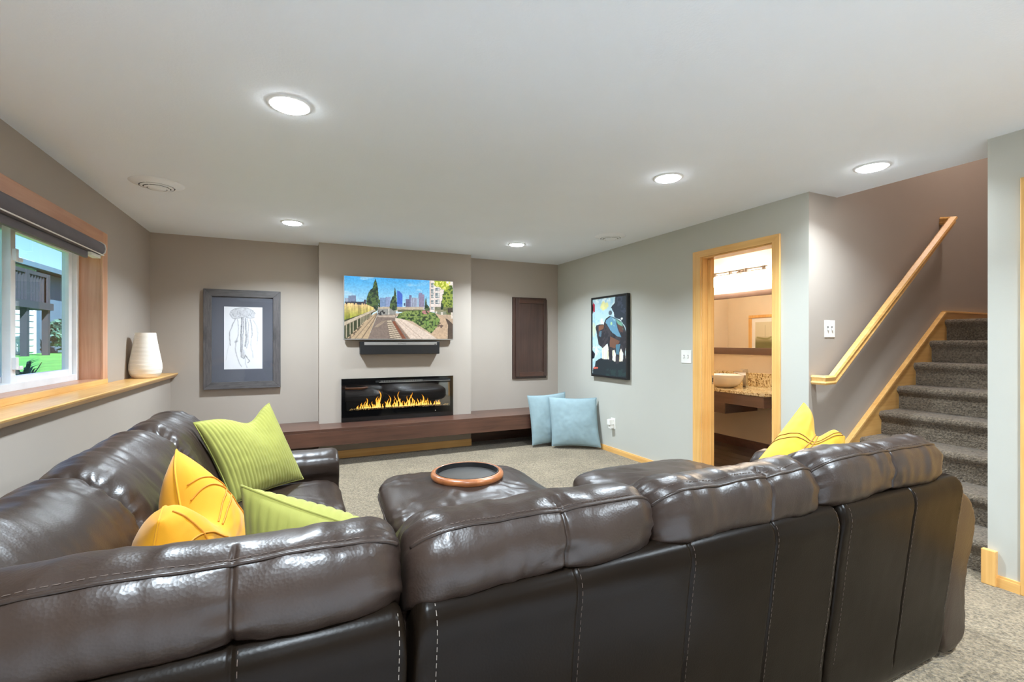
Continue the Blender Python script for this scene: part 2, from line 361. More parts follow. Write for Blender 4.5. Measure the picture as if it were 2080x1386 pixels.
# ================================================================== OUTSIDE (seen through the window)
def grass_mat():
    m, t, b, o = nodes('lawn_grass'); n = tex(t, 'Noise', coords(t), Scale=1.2, Detail=8, Roughness=.7)
    t.links.new(ramp(t, n.outputs[0], [(.3, S(58, 120, 52)), (.7, S(104, 170, 76))]), b.inputs['Base Color']); b.inputs['Roughness'].default_value = .9; return m
lawn = mk('lawn', box(-60, -1.56, -20, 90, .6, .93), grass_mat()); tag(lawn, 'sunlit green lawn outside the window', 'lawn', None, 'stuff')
M['siding'] = plain('pale_siding', S(206, 214, 220), .8); M['siding_d'] = plain('slate_blue_siding', S(92, 116, 134), .8); M['roof'] = plain('dark_shingles', S(70, 78, 88), .9)
M['deckwood'] = plain('dark_deck_wood', S(52, 52, 60), .8); M['winpane'] = plain('far_window_glass', S(84, 104, 124), .2)
hs = thing('house', (-13, 25, .93), 'pale two storey neighbour house seen through the window', 'house')
mk('wall', box(-18, -7.95, 20.8, 34, .93, 3.72), M['siding_d'], hs)
mk('wall', box(-18, -7.85, 16.8, 20.8, .93, 3.72), M['siding'], hs)
for k in range(15): mk('siding_board', prism([(-7.85, 1.0+k*.2), (-7.815, 1.0+k*.2), (-7.835, 1.19+k*.2), (-7.85, 1.19+k*.2)], 'Y', 16.8, 20.8), M['siding'], hs)
mk('trim_board', box(-7.85, -7.8, 20.74, 20.84, .93, 3.72), M['white_vinyl'], hs)
mk('roof_slope', prism([(-7.45, 3.70), (-7.45, 3.84), (-13, 4.5), (-13, 4.36)], 'Y', 16.4, 34.4), M['roof'], hs)
mk('roof_slope', prism([(-18.5, 3.70), (-18.5, 3.84), (-13, 4.5), (-13, 4.36)], 'Y', 16.4, 34.4), M['roof'], hs)
mk('fascia', box(-7.45, -7.42, 16.4, 34.4, 3.68, 3.84), M['siding_d'], hs)
w = mk('window', box(-7.86, -7.79, 19.6, 20.4, 2.8, 3.5), M['white_vinyl'], hs); mk('pane', box(-7.80, -7.77, 19.68, 20.32, 2.88, 3.42), M['winpane'], w)
w = mk('window', box(-7.86, -7.79, 17.6, 19.2, 2.5, 3.5), M['white_vinyl'], hs); mk('pane', box(-7.80, -7.77, 17.7, 19.1, 2.6, 3.4), M['winpane'], w)
dk = thing('deck', (-7.1, 16.2, .93), 'dark raised wooden deck on posts behind the house', 'deck')
mk('platform', box(-7.75, -6.5, 14.0, 18.4, 2.25, 2.45), M['deckwood'], dk)
for y in (14.1, 15.6, 17.0, 18.2): mk('post', box(-6.7, -6.56, y, y+.14, .93, 3.3), M['deckwood'], dk)
mk('handrail', box(-6.68, -6.58, 14.0, 18.4, 3.2, 3.3), M['deckwood'], dk)
for k in range(26): mk('baluster', box(-6.65, -6.6, 14.2+k*.16, 14.25+k*.16, 2.45, 3.2), M['deckwood'], dk)
def leafy(name, c, rx, rz, n, label, col, trunk=True):
    t = thing(name, (c[0], c[1], .93), label, 'tree' if trunk else 'bush', 'trees and bushes outside')
    g = G()
    for i in range(n):
        a, b_ = random.uniform(0, 2*PI), math.acos(random.uniform(-1, 1)); r = random.uniform(.55, 1)**.5
        lump = 1+.25*noise.noise(Vector((math.cos(a)*2+c[0], math.sin(a)*2, math.cos(b_)*2)))
        p = Vector((c[0]+rx*r*lump*math.sin(b_)*math.cos(a), c[1]+rx*r*lump*math.sin(b_)*math.sin(a), c[2]+rz*r*lump*math.cos(b_)))
        s = random.uniform(.06, .16)*rx; q = Matrix.Rotation(random.uniform(0, 6.28), 3, Vector((random.random(), random.random(), random.random()+.01)).normalized())
        g.add([p+q @ Vector(d)*s for d in ((-1, 0, 0), (0, -.5, .1), (1, 0, 0), (0, .5, .1))], [(0, 1, 2, 3)])
    mk('foliage', g, col, t)
    mk('trunk', tube([(c[0], c[1], .93), (c[0]+.05, c[1], c[2])], [.12*rx, .06*rx], 8), M['deckwood'], t)
M['leaf1'] = plain('leaf_green', S(86, 128, 84), .7, var=.4, vscale=2); M['leaf2'] = plain('leaf_blue_green', S(70, 108, 92), .7, var=.4, vscale=2)
leafy('tree', (-6.2, 23.6, 2.0), 1.2, 1.0, 2500, 'round leafy tree right of the neighbour house', M['leaf2'])
leafy('tree', (-6.0, 30.0, 2.4), 1.5, 1.4, 2500, 'leafy tree furthest away beyond the lawn', M['leaf1'])
leafy('bush', (-5.9, 19.6, 1.45), .6, .5, 1600, 'low dark green bush by the deck stairs', M['leaf1'], False)
leafy('bush', (-6.7, 21.3, 1.6), .9, .66, 1600, 'wide blue green bush under the side wall', M['leaf2'], False)
pl = thing('grass_clump', (-2.2, 5.75, .93), 'dark spiky grass clump just outside the window', 'plant'); g = G()
for i in range(40):
    a = random.uniform(0, 6.28); L = random.uniform(.15, .32); dx, dy = math.cos(a), math.sin(a)
    p0 = Vector((-2.25+dx*.03, 5.75+dy*.03, .93)); p1 = p0+Vector((dx*L*.35, dy*L*.35, L*.7)); p2 = p0+Vector((dx*L*.9, dy*L*.9, L*.8)); s = Vector((-dy, dx, 0))*.008
    g.add([p0-s, p0+s, p1+s, p1-s, p2], [(0, 1, 2, 3), (3, 2, 4)])
mk('blades', g, M['leaf2'], pl)

# ================================================================== STAIRS
RUN, RISE, X1 = .2595, .191, 3.537
st = thing('staircase', (4.4, 1.72, 0), 'carpeted staircase climbing to a landing behind the wall end', 'staircase')
def step(k):
    xk = X1+(k-1)*RUN; z0 = (k-1)*RISE; z1 = k*RISE; xe = xk+RUN+.075 if k < 8 else 6.78
    pr = [(xk+.035, z0), (xk+.033, z1-.075), (xk+.012, z1-.055)]
    for a in range(0, 100, 15): pr.append((xk+.028-.030*math.cos(math.radians(a-10)), z1-.03+.03*math.sin(math.radians(a-10))))
    nx = 14
    for i in range(1, nx+1): pr.append((xk+.03+(xe-xk-.03)*i/nx, z1))
    ny = 150; y0, y1 = 1.236, 2.196; v = []; f = []
    # refine the riser
    full = [pr[0]]
    for a, b in zip(pr[:-1], pr[1:]):
        n = max(1, int(math.dist(a, b)/.02))
        if a[0] > xk+.3: n = 1
        for i in range(1, n+1): full.append((a[0]+(b[0]-a[0])*i/n, a[1]+(b[1]-a[1])*i/n))
    m = len(full)
    for j in range(ny+1):
        y = y0+(y1-y0)*j/ny
        for x, z in full:
            n = noise.noise(Vector((x*60, y*60, z*60)))*.0045+noise.noise(Vector((x*9, y*9, z*9)))*.004
            v.append((x-n, y, z+n*.7 if z > 0.001 else z))
    for j in range(ny):
        for i in range(m-1): f.append((j*m+i, (j+1)*m+i, (j+1)*m+i+1, j*m+i+1))
    b0 = len(v); v += [(xe, y0, z0), (xe, y1, z0)]
    f.append(tuple(range(m))+(b0,)); f.append(tuple(ny*m+i for i in range(m))[::-1]+(b0+1,))
    f.append((m-1, ny*m+m-1, b0+1, b0)); f.append((0, b0, b0+1, ny*m))
    return v, f
for k in range(1, 9): mk('step', step(k), M['stair_carpet'], st, True, 60)
# skirt board
def sk(x): return .528+(x-3.9)*(1.589-.528)/(5.358-3.9)
pts = [(3.50, 0), (3.50, .245), (5.358, 1.589), (6.78, 1.589), (6.78, 1.35), (5.4, 1.35), (3.8, .0)]
skirt = struct('trim_3', prism(pts, 'Y', 2.196, 2.22), M['maple_x'], 'maple skirt board stepping up the stairwell wall')
g = G()
def bead(a, b, y):
    d = Vector((b[0]-a[0], 0, b[1]-a[1])).normalized(); n = Vector((-d.z, 0, d.x))
    A = Vector((a[0], 0, a[1])); B = Vector((b[0], 0, b[1]))
    P = [A, B, B+n*.018, A+n*.018]; return prism([(p.x, p.z) for p in P], 'Y', y, 2.22, .003)
g.add(*bead((3.50, .245), (5.352, 1.584), 2.182)); g.add(*bead((5.352, 1.589), (6.78, 1.589), 2.182))
mk('cap_bead', g, M['maple_x'], skirt)
# handrail
hr = thing('handrail', (4.47, 2.14, 1.0), 'honey maple handrail rising along the stairwell wall', 'handrail')
RAILP = [(-.026, -.020), (-.018, -.034), (.018, -.034), (.026, -.020), (.019, -.008), (.021, .008), (.026, .020), (.017, .033), (-.017, .033), (-.026, .020), (-.021, .008), (-.019, -.008)]
def rail(path, name):
    v = []; f = []; n = len(RAILP)
    for i, p in enumerate(path):
        p = Vector(p); a = Vector(path[max(i-1, 0)]); b = Vector(path[min(i+1, len(path)-1)])
        d1 = (p-a).normalized() if i else (b-p).normalized(); d2 = (b-p).normalized() if i < len(path)-1 else d1
        t = (d1+d2).normalized(); s = t.cross(Vector((0, 0, 1))).normalized(); u = s.cross(t)
        k = 1/max(.4, t.dot(d1))
        for (x, z) in RAILP: v.append(tuple(p+s*x*(k if abs(d1.cross(d2).z) > .3 else 1)+u*z))
    for i in range(len(path)-1):
        for k in range(n): f.append((i*n+k, i*n+(k+1) % n, (i+1)*n+(k+1) % n, (i+1)*n+k))
    f.append(tuple(range(n))[::-1]); f.append(tuple((len(path)-1)*n+k for k in range(n)))
    return v, f
def rz(x): return 1.06+(x-3.59)*(2.43-1.06)/(5.36-3.59)
mk('rail', rail([(3.505, 2.2195, 1.045), (3.505, 2.135, 1.045), (3.60, 2.135, 1.047), (5.335, 2.135, 2.415), (5.335, 2.2195, 2.425)], 'rail'), M['maple_x'], hr, True, 25)
for x in (3.9, 4.9):
    g = G(); g.add(*tube([(x, 2.22, rz(x)-.11), (x, 2.16, rz(x)-.10), (x, 2.137, rz(x)-.035)], .007, 10)); g.add(*xf(lathe([(0, 0), (.03, 0), (.028, .006), (0, .007)], (0, 0), 20), Matrix.Translation((x, 2.22, rz(x)-.11)) @ Matrix.Rotation(PI/2, 4, 'X'))); mk('bracket', g, M['nickel'], hr, True)
# ================================================================== FIREPLACE BENCH
BZ, BY = .405, 5.30
ben = thing('hearth_bench', (1.06, 5.58, 0), 'dark brown wooden hearth bench running below the fireplace', 'bench')
g = G(); g.add(*box(-1.14, .25, BY, YB-.002, BZ-.03, BZ, .002)); g.add(*box(.25, 2.054, BY, YC-.002, BZ-.03, BZ, .002)); g.add(*box(2.054, XR-.002, BY, YB-.002, BZ-.03, BZ, .002))
mk('top_board', g, M['espresso'], ben)
mk('front_fascia', box(-1.14, XR-.002, BY-.001, BY+.02, .225, BZ-.0301, .002), M['espresso'], ben)
mk('back_board', box(2.056, XR-.02, YB-.03, YB-.002, .0, .37), M['espresso'], ben)
mk('back_board', box(-1.14, .248, YB-.03, YB-.002, .0, .37), M['espresso'], ben)
for x in (2.9, -.95): mk('bracket', box(x, x+.04, BY+.03, YB-.03, .26, BZ-.031), M['espresso'], ben)

# ================================================================== FIREPLACE
FX0, FX1, FZ0, FZ1 = .484, 1.806, .407, .902
fp = thing('electric_fireplace', (1.145, YC, FZ0), 'wide black linear electric fireplace with orange flames', 'fireplace')
VX0, VX1, VZ0, VZ1 = .525, 1.765, .532, .822
yf0, yf1 = YC-.028, YC-.0005
g = G(); g.add(*box(FX0, VX0, yf0, yf1, FZ0, FZ1)); g.add(*box(VX1, FX1, yf0, yf1, FZ0, FZ1)); g.add(*box(VX0, VX1, yf0, yf1, FZ0, VZ0)); g.add(*box(VX0, VX1, yf0, yf1, VZ1, FZ1))
mk('front_frame', g, M['glossblack'], fp)
mk('firebox_back', box(VX0, VX1, YC-.003, YC-.001, VZ0, VZ1), M['dark_void'], fp)
mk('glass_front', box(VX0, VX1, yf0-.004, yf0-.001, VZ0, VZ1), M['fireglass'], fp)
v = mk('vent_slot', box(.86, 1.77, yf0-.003, yf0-.0002, .848, .872), M['dark_void'], fp)
mk('vent_lip', box(.9, 1.765, yf0-.008, yf0-.003, .846, .851), M['steel'], fp)
for k in range(40): mk('vent_fin', box(.92+k*.0125, .924+k*.0125, yf0-.006, yf0-.003, .852, .869), M['steel'], fp)
mk('sensor', box(1.575, 1.582, yf0-.002, yf0, .478, .485), M['white'], fp)
def flame_mat():
    m, t, b, o = nodes('flame'); t.nodes.remove(b); a = t.nodes.new('ShaderNodeAttribute'); a.attribute_name = 'picture'
    e = t.nodes.new('ShaderNodeEmission'); e.inputs[1].default_value = 1.6; t.links.new(a.outputs['Color'], e.inputs[0]); t.links.new(e.outputs[0], o.inputs[0]); return m
def setcol(o, cols):
    at = o.data.color_attributes.new('picture', 'FLOAT_COLOR', 'POINT')
    c = np.ones((len(cols), 4), np.float32); c[:, :3] = cols; at.data.foreach_set('color', c.ravel())
flm = flame_mat()
def flame(xc, w, h, ph):
    n = 14; v = []; f = []; cl = []
    for i in range(n+1):
        t = i/n; x = xc+math.sin(t*4.5+ph)*.016*(t+.1)*(h/.1); ww = w*(1-t)**.8*(.55+.45*math.cos(t*7+ph*2)**2)+.0008
        for s, yy in ((-1, .0), (0, -.004*(1-t)), (1, .0)):
            v.append((x+s*ww/2, YC-.013+yy, VZ0+.02+h*t))
            core = (1-abs(s)*.55)*(1-t*.75)
            cl.append((1.0, .22+.62*core, .015+.40*max(0, core-.35)))
    for i in range(n):
        for j in range(2): f.append((i*3+j, i*3+j+1, i*3+j+4, i*3+j+3))
    return v, f, cl
fx = lambda px: .484+(px-105)/(1810)*1.322
def flg(px, w, h):
    v, f, c = flame(fx(px), w, h, random.uniform(0, 6)); g = G(); g.add(v, f); o = mk('flame', g, flm, fp, True, 180); setcol(o, np.array(c))
for px, h in [(350, .04), (390, .055), (420, .07), (455, .09), (480, .125), (505, .06), (540, .055), (580, .08), (610, .045), (640, .1), (655, .14), (675, .22), (690, .13), (740, .05), (790, .075), (820, .11), (840, .15), (860, .08), (905, .05), (935, .1), (950, .14), (975, .11), (1010, .19), (1025, .1), (1050, .07), (1095, .06), (1120, .09), (1150, .13), (1180, .17), (1205, .14), (1240, .09), (1290, .055), (1320, .09), (1350, .08), (1385, .14), (1400, .09), (1430, .07), (1460, .09), (1490, .06), (1530, .05), (1590, .045), (1630, .055), (1660, .06), (1680, .04)]:
    flg(px, random.uniform(.022, .04), h*.95)
g = G()
for i in range(260):
    x = random.uniform(VX0+.05, VX1-.02); r = random.uniform(.004, .009); z = VZ0+.004+random.uniform(0, .018); y = YC-.014+random.uniform(-.006, .004)
    g.add([(x-r, y, z), (x+r, y, z), (x, y-r*.6, z), (x, y+r*.6, z), (x, y, z+r), (x, y, z-r*.5)], [(0, 2, 4), (2, 1, 4), (1, 3, 4), (3, 0, 4), (2, 0, 5), (1, 2, 5), (3, 1, 5), (0, 3, 5)])
cr = mk('ember_crystals', g, plain('glowing_crystal', S(235, 190, 120), .2), fp); cr['kind'] = 'stuff'

# ================================================================== painter for flat pictures
class Canvas:
    def __init__(s, w, h):
        s.w, s.h = w, h; s.U, s.V = np.meshgrid((np.arange(w)+.5)/w, (np.arange(h)+.5)/h); s.a = np.zeros((h, w, 3)); s.n = {}
    def noise(s, sx, sy, seed=0, oct=4):
        key = (sx, sy, seed, oct)
        if key in s.n: return s.n[key]
        r = np.random.RandomState(seed); out = np.zeros((s.h, s.w)); amp = 1; tot = 0
        for o in range(oct):
            gx, gy = max(2, int(sx*2**o)+2), max(2, int(sy*2**o)+2); G_ = r.rand(gy, gx)
            x = s.U*(gx-1.001); y = s.V*(gy-1.001); xi, yi = x.astype(int), y.astype(int); fx_, fy_ = x-xi, y-yi; fx_ = fx_*fx_*(3-2*fx_); fy_ = fy_*fy_*(3-2*fy_)
            out += amp*((G_[yi, xi]*(1-fx_)+G_[yi, xi+1]*fx_)*(1-fy_)+(G_[yi+1, xi]*(1-fx_)+G_[yi+1, xi+1]*fx_)*fy_); tot += amp; amp *= .55
        s.n[key] = out/tot; return s.n[key]
    def poly(s, pts, du=0, dv=0):
        x, y = s.U+du, s.V+dv; ins = np.zeros_like(x, bool); n = len(pts)
        for i in range(n):
            x1, y1 = pts[i]; x2, y2 = pts[(i+1) % n]
            if y1 == y2: continue
            c = ((y1 > y) != (y2 > y)) & (x < (x2-x1)*(y-y1)/(y2-y1)+x1); ins ^= c
        return ins
    def fill(s, mask, c, alpha=1.0):
        m = mask.astype(float)*alpha if not np.isscalar(alpha) or True else mask
        c = np.asarray(c, float); s.a = s.a*(1-m[..., None])+(c if c.ndim == 3 else c[None, None])*m[..., None]
    def stroke(s, pts, w, c, alpha=1, wob=0, seed=1):
        asp = s.h/s.w; d = np.full_like(s.U, 9.); X, Y = s.U, s.V*1.0
        if wob: X = X+(s.noise(9, 14, seed)-.5)*wob
        for (x1, y1), (x2, y2) in zip(pts[:-1], pts[1:]):
            ex, ey = x2-x1, (y2-y1)*asp; L = ex*ex+ey*ey+1e-9; t = np.clip(((X-x1)*ex+(Y-y1)*asp*ey)/L, 0, 1)
            d = np.minimum(d, np.hypot(X-x1-t*ex, (Y-y1)*asp-t*ey))
        m = np.clip(1.5-d/w, 0, 1)*alpha; s.a = s.a*(1-m[..., None])+np.array(c)[None, None]*m[..., None]
    def ell(s, cx, cy, rx, ry): return ((s.U-cx)/rx)**2+((s.V-cy)/ry)**2
    def quadmesh(s, name, TL, TR, BL, mat, parent, gain=1.0):
        TL, TR, BL = map(np.array, (TL, TR, BL)); w, h = s.w, s.h
        u, v = np.meshgrid(np.linspace(0, 1, w), np.linspace(0, 1, h)); P = TL+(TR-TL)*u[..., None]+(BL-TL)*v[..., None]
        idx = np.arange(w*h).reshape(h, w); F = np.stack([idx[1:, :-1], idx[1:, 1:], idx[:-1, 1:], idx[:-1, :-1]], -1).reshape(-1, 4)
        o = mk(name, ([tuple(p) for p in P.reshape(-1, 3)], [tuple(q) for q in F.tolist()]), mat, parent)
        a = np.clip(s.a, 0, 255)/255; L = np.where(a <= .04045, a/12.92, ((a+.055)/1.055)**2.4); setcol(o, L.reshape(-1, 3)*gain); return o

# ------------------------------------------------------------------ TV
TX0, TX1, TZ0, TZ1 = .505, 1.797, 1.348, 2.080; TY = 5.60
tv = thing('television', (1.15, YC-.03, TZ0), 'wall mounted flat television showing a rooftop garden', 'television')
mk('housing', box(TX0, TX1, TY, TY+.035, TZ0, TZ1, .004), M['steel'], tv)
mk('wall_mount', box(.9, 1.4, TY+.0352, YC-.0005, 1.5, 1.9), M['black'], tv)
C = Canvas(340, 192)
def tvp(*pts):
    out = []
    for x, y in pts:
        yt = 90+(x-85)*100/1905; out.append(((x-85)/1905, (y-yt)/(1212-yt)))
    return out
def R_(x0, y0, x1, y1): return C.poly(tvp((x0, y0), (x1, y0), (x1, y1), (x0, y1)))
V = C.V[..., None]
C.a = np.array([70, 172, 236.])*(1-np.clip(V*1.8, 0, 1))+np.array([206, 234, 248.])*np.clip(V*1.8, 0, 1)
cl = C.noise(4, 5, 3); C.fill(np.clip((cl-.49)*8, 0, 1)*np.exp(-((C.V-.2)/.11)**2), (250, 248, 244))
C.fill(np.clip((C.noise(6, 4, 9)-.5)*6, 0, 1)*(C.V < .05)*(C.U < .3), (250, 248, 244))
def bld(x0, y0, x1, y1, c, sx=0, sy=0):
    m = R_(x0, y0, x1, y1); C.fill(m, c)
    if sx: C.fill(m & ((C.U*sx % 1) < .35), tuple(k*.82 for k in c))
    if sy: C.fill(m & ((C.V*sy % 1) < .3), tuple(k*.86 for k in c))
bld(95, 490, 160, 600, (165, 178, 198), 90); bld(155, 442, 275, 570, (128, 142, 172), 0, 60); bld(95, 552, 430, 610, (58, 62, 74)); bld(405, 515, 440, 600, (70, 60, 80))
bld(668, 482, 775, 665, (130, 158, 198), 0, 70); bld(770, 465, 850, 665, (150, 168, 208), 100)
m = C.poly(tvp((965, 350), (1010, 362), (1058, 420), (1058, 645), (965, 645))); C.fill(m, (56, 96, 196)); C.fill(m & (C.V > .42), (120, 165, 215), .5); C.fill(m & ((C.U*110 % 1) < .3), (90, 130, 220), .6)
bld(1115, 500, 1180, 640, (112, 110, 142), 0, 60); bld(1180, 432, 1225, 650, (122, 122, 158), 120); bld(1205, 478, 1330, 655, (168, 178, 202), 60); bld(1345, 420, 1450, 660, (156, 146, 176), 80, 55); bld(1352, 390, 1412, 430, (140, 136, 170)); bld(1080, 570, 1110, 620, (70, 80, 110))
C.fill(R_(640, 642, 1560, 720), (196, 182, 156)); C.fill(R_(975, 690, 1560, 730), (104, 104, 78)); C.fill(R_(1430, 640, 1560, 690), (190, 186, 190))
C.fill(R_(1545, 150, 1995, 730), (242, 228, 220)); C.fill(C.poly(tvp((1545, 150), (1572, 150), (1572, 660), (1560, 720), (1545, 720))), (212, 190, 178))
for x0, x1, rows in ((1575, 1632, ((215, 292), (322, 402), (420, 484), (522, 588), (640, 692))), (1656, 1732, ((300, 360), (390, 482), (512, 590), (642, 692)))):
    for a, b in rows:
        C.fill(R_(x0, a, x1, b), (118, 132, 138)); C.fill(R_(x0+.55*(x1-x0), a+8, x1-4, b-8), (214, 218, 214)); C.fill(R_(x0+3, a+.6*(b-a), x1-3, a+.68*(b-a)), (236, 226, 220))
nz = C.noise(60, 34, 11, 2); nz2 = C.noise(28, 16, 12, 3)
C.fill(((C.ell(.955, .33, .062, .27)+(nz2-.5)*1.4) < 1)*1., (72, 98, 34)); C.fill(((C.ell(.955, .33, .06, .26)+(nz2-.5)*1.6) < 1) & (nz > .52), (150, 168, 66))
C.fill(((C.ell(.89, .055, .07, .11)+(nz2-.5)*2.2) < .9)*1., (172, 186, 50)); C.fill(((C.ell(.9, .05, .07, .1)+(nz2-.5)*2.2) < .8) & (nz > .55), (236, 236, 120))
C.fill(R_(1640, 640, 1995, 790), (112, 112, 78), .75); C.fill(R_(1890, 660, 1990, 740), (60, 52, 40)); C.fill(R_(1760, 735, 1800, 780), (232, 224, 210)); C.fill(R_(1660, 720, 1690, 760), (228, 220, 206))
C.fill(C.poly(tvp((1640, 780), (1995, 780), (1995, 1212), (1600, 1212))), (200, 176, 150))
# grass, left
gs = C.noise(90, 5, 21, 2); m = C.poly(tvp((85, 600), (540, 606), (620, 690), (620, 720), (85, 940)), 0, 0) | (C.poly(tvp((85, 575), (540, 590), (560, 640), (85, 640))) & (gs > .5))
k = np.clip((C.V-.44)/.26, 0, 1)[..., None]; C.fill(m, (np.array([238, 204, 146.])*(1-k)+np.array([142, 156, 44.])*k)*(.72+.55*gs[..., None]))
C.fill(C.poly(tvp((85, 880), (600, 690), (520, 800), (130, 1212), (85, 1212))), (58, 66, 38))
C.fill(C.poly(tvp((125, 1212), (300, 1020), (520, 800), (625, 735), (625, 790), (470, 1212))), (196, 172, 138))
C.stroke(tvp((265, 1205), (520, 880), (618, 760)), .0025, (130, 112, 92)); C.stroke(tvp((370, 1205), (560, 900), (622, 770)), .0035, (120, 102, 84)); C.fill(C.poly(tvp((125, 1212), (300, 1020), (520, 800), (540, 800), (330, 1040), (200, 1212))) & (nz > .5), (112, 96, 78))
C.fill(C.poly(tvp((85, 912), (590, 678), (598, 712), (85, 985))), (202, 188, 164)); C.stroke(tvp((85, 985), (598, 714)), .003, (96, 86, 70))
for i, x in enumerate(np.r_[120, 180, 230, 298, 355, 378, 400, 422, 445, 468, 490, 512]):
    yt = 985-(x-85)*271/513; C.stroke(tvp((x, yt), (x, yt+235-(x-85)*.42)), .0042 if x < 360 else .0026, (196, 182, 156))
C.fill(C.poly(tvp((470, 1212), (628, 790), (640, 740), (950, 760), (960, 860), (1200, 1212))), (134, 118, 108)); C.fill(C.poly(tvp((620, 800), (940, 785), (930, 830), (640, 822))), (206, 190, 172), .8)
C.fill(C.poly(tvp((560, 1010), (700, 900), (790, 880), (640, 1000))), (176, 158, 134), .7)
C.fill(C.poly(tvp((635, 680), (940, 670), (940, 775), (635, 790))), (150, 150, 144)); C.fill(C.poly(tvp((625, 712), (760, 700), (760, 785), (640, 795))) & (nz > .42), (46, 46, 48)); C.fill(R_(815, 670, 830, 775), (220, 214, 204))
m = C.poly(tvp((785, 880), (862, 880), (1050, 1212), (850, 1212))); C.fill(m, (204, 188, 164)); C.fill(m & (((C.V*30+C.U*6) % 1) < .4) & (C.V > .7), (120, 104, 90))
C.fill(C.poly(tvp((930, 760), (1500, 720), (1640, 1212), (1190, 1212))), (206, 184, 160)); C.fill(C.poly(tvp((930, 838), (1062, 850), (1570, 1132), (1740, 1212), (1180, 1212), (935, 905))), (228, 210, 194)); C.stroke(tvp((940, 900), (1190, 1212)), .004, (160, 132, 112)); C.stroke(tvp((1010, 870), (1420, 1212)), .0022, (196, 172, 156)); C.stroke(tvp((985, 885), (1330, 1212)), .002, (206, 182, 166))
C.fill(C.poly(tvp((878, 900), (925, 900), (1125, 1212), (1062, 1212))), (134, 76, 50))
pl_ = C.poly(tvp((955, 838), (1000, 760), (1110, 715), (1440, 700), (1640, 745), (1740, 860), (1735, 945), (1580, 1115), (1240, 900)))
C.fill(pl_, (88, 116, 56)); C.fill(pl_ & (nz > .53), (136, 156, 84)); C.fill(pl_ & (nz < .40), (46, 66, 34)); C.fill((C.ell(.73, .545, .035, .035) < 1) & (nz > .45), (190, 130, 130)); C.fill(C.poly(tvp((1430, 900), (1735, 860), (1600, 1090))) & (gs > .52), (120, 156, 78))
C.fill(C.poly(tvp((1650, 752), (1760, 790), (1850, 850), (1892, 950), (1880, 1080), (1850, 1212), (1690, 1212), (1565, 1128), (1738, 950), (1745, 862))), (206, 178, 148)); C.fill((C.ell(.872, .77, .03, .05) < 1) & (nz > .55), (110, 90, 80))
C.fill(C.poly(tvp((1842, 842), (1890, 862), (1990, 945), (1990, 1212), (1886, 1212), (1894, 960))), (84, 70, 60)); C.fill(R_(1950, 740, 1990, 850), (236, 224, 208))
for pts in ([(600, 138), (622, 220), (640, 330), (650, 560), (632, 700), (600, 720), (560, 650), (440, 596), (448, 490), (480, 390), (520, 330), (552, 310), (570, 210)], [(930, 285), (950, 390), (962, 520), (970, 690), (900, 712), (838, 662), (848, 560), (880, 470), (905, 440)], [(1482, 458), (1496, 590), (1535, 630), (1556, 690), (1450, 684), (1466, 560)], [(650, 510), (668, 510), (670, 650), (645, 650)], [(1765, 520), (1790, 600), (1810, 690), (1750, 690)]):
    m = C.poly(tvp(*pts), (gs-.5)*.006, 0); C.fill(m, (44, 70, 46)); C.fill(m & (nz > .55), (84, 108, 56)); C.fill(m & (nz < .4), (26, 44, 34))
C.a *= (.90+.2*C.noise(90, 50, 77, 2))[..., None]
C.quadmesh('screen', (TX0+.007, TY-.0015, TZ1-.006), (TX1-.007, TY-.0015, TZ1-.006), (TX0+.007, TY-.0015, TZ0+.014), M['screen'], tv)
# ------------------------------------------------------------------ soundbar
sb = thing('soundbar', (1.145, 5.62, 1.18), 'black soundbar with silver strip mounted under the television', 'soundbar')
mk('body', box(.682, 1.611, 5.565, YC-.006, 1.180, 1.328, .006), M['black'], sb)
mk('silver_strip', box(.725, 1.575, 5.5605, 5.5652, 1.288, 1.322, .001), M['steel'], sb)
mk('indicator', box(1.545, 1.565, 5.5598, 5.5604, 1.294, 1.302), M['dark_void'], sb)
mk('wall_bracket', box(.9, 1.4, YC-.0062, YC-.0004, 1.21, 1.30), M['black'], sb)
fc = bpy.data.curves.new('lettering', 'FONT'); fc.body = 'SONOS'; fc.size = .022; fc.align_x = 'CENTER'; fc.space_character = 1.3
fo = bpy.data.objects.new('lettering', fc); COL.objects.link(fo); fo.parent = sb; fo.location = (1.15-1.145, 5.5600-5.62, 1.297-1.18); fo.rotation_euler = (PI/2, 0, 0); 
lm = bpy.data.meshes.new_from_object(fo.evaluated_get(bpy.context.evaluated_depsgraph_get())); bpy.data.objects.remove(fo)
fo = bpy.data.objects.new('lettering', lm); COL.objects.link(fo); fo.parent = sb; fo.location = (1.15-1.145, 5.5600-5.62, 1.297-1.18); fo.rotation_euler = (PI/2, 0, 0); lm.materials.clear(); lm.materials.append(M['black'])

# ------------------------------------------------------------------ jellyfish picture
jf = thing('framed_print', (-.5, YB-.02, .82), 'large grey framed jellyfish print on the back wall', 'picture')
JX0, JX1, JZ0, JZ1, JW = -.868, -.14, .82, 1.886, .075
y0, y1 = YB-.052, YB-.004
def mitre_frame(x0, x1, z0, z1, w, y0, y1, mat, parent, mz=None):
    a = [((x0, z1), (x1, z1), (x1-w, z1-w), (x0+w, z1-w)), ((x0, z0), (x0+w, z0+w), (x1-w, z0+w), (x1, z0)), ((x0, z0), (x0, z1), (x0+w, z1-w), (x0+w, z0+w)), ((x1, z0), (x1-w, z0+w), (x1-w, z1-w), (x1, z1))]
    for i, p in enumerate(a): mk('frame_rail' if i < 2 else 'frame_stile', prism(p, 'Y', y0, y1, .003), mat if i < 2 else (mz or mat), parent)
M['greywood_x'] = wood('grey_stained_oak_rail', S(60, 57, 58), S(104, 100, 100), (8, 8, 60), .5, .05)
M['greywood_z'] = wood('grey_stained_oak_stile', S(60, 57, 58), S(100, 94, 94), (60, 60, 8), .5, .05)
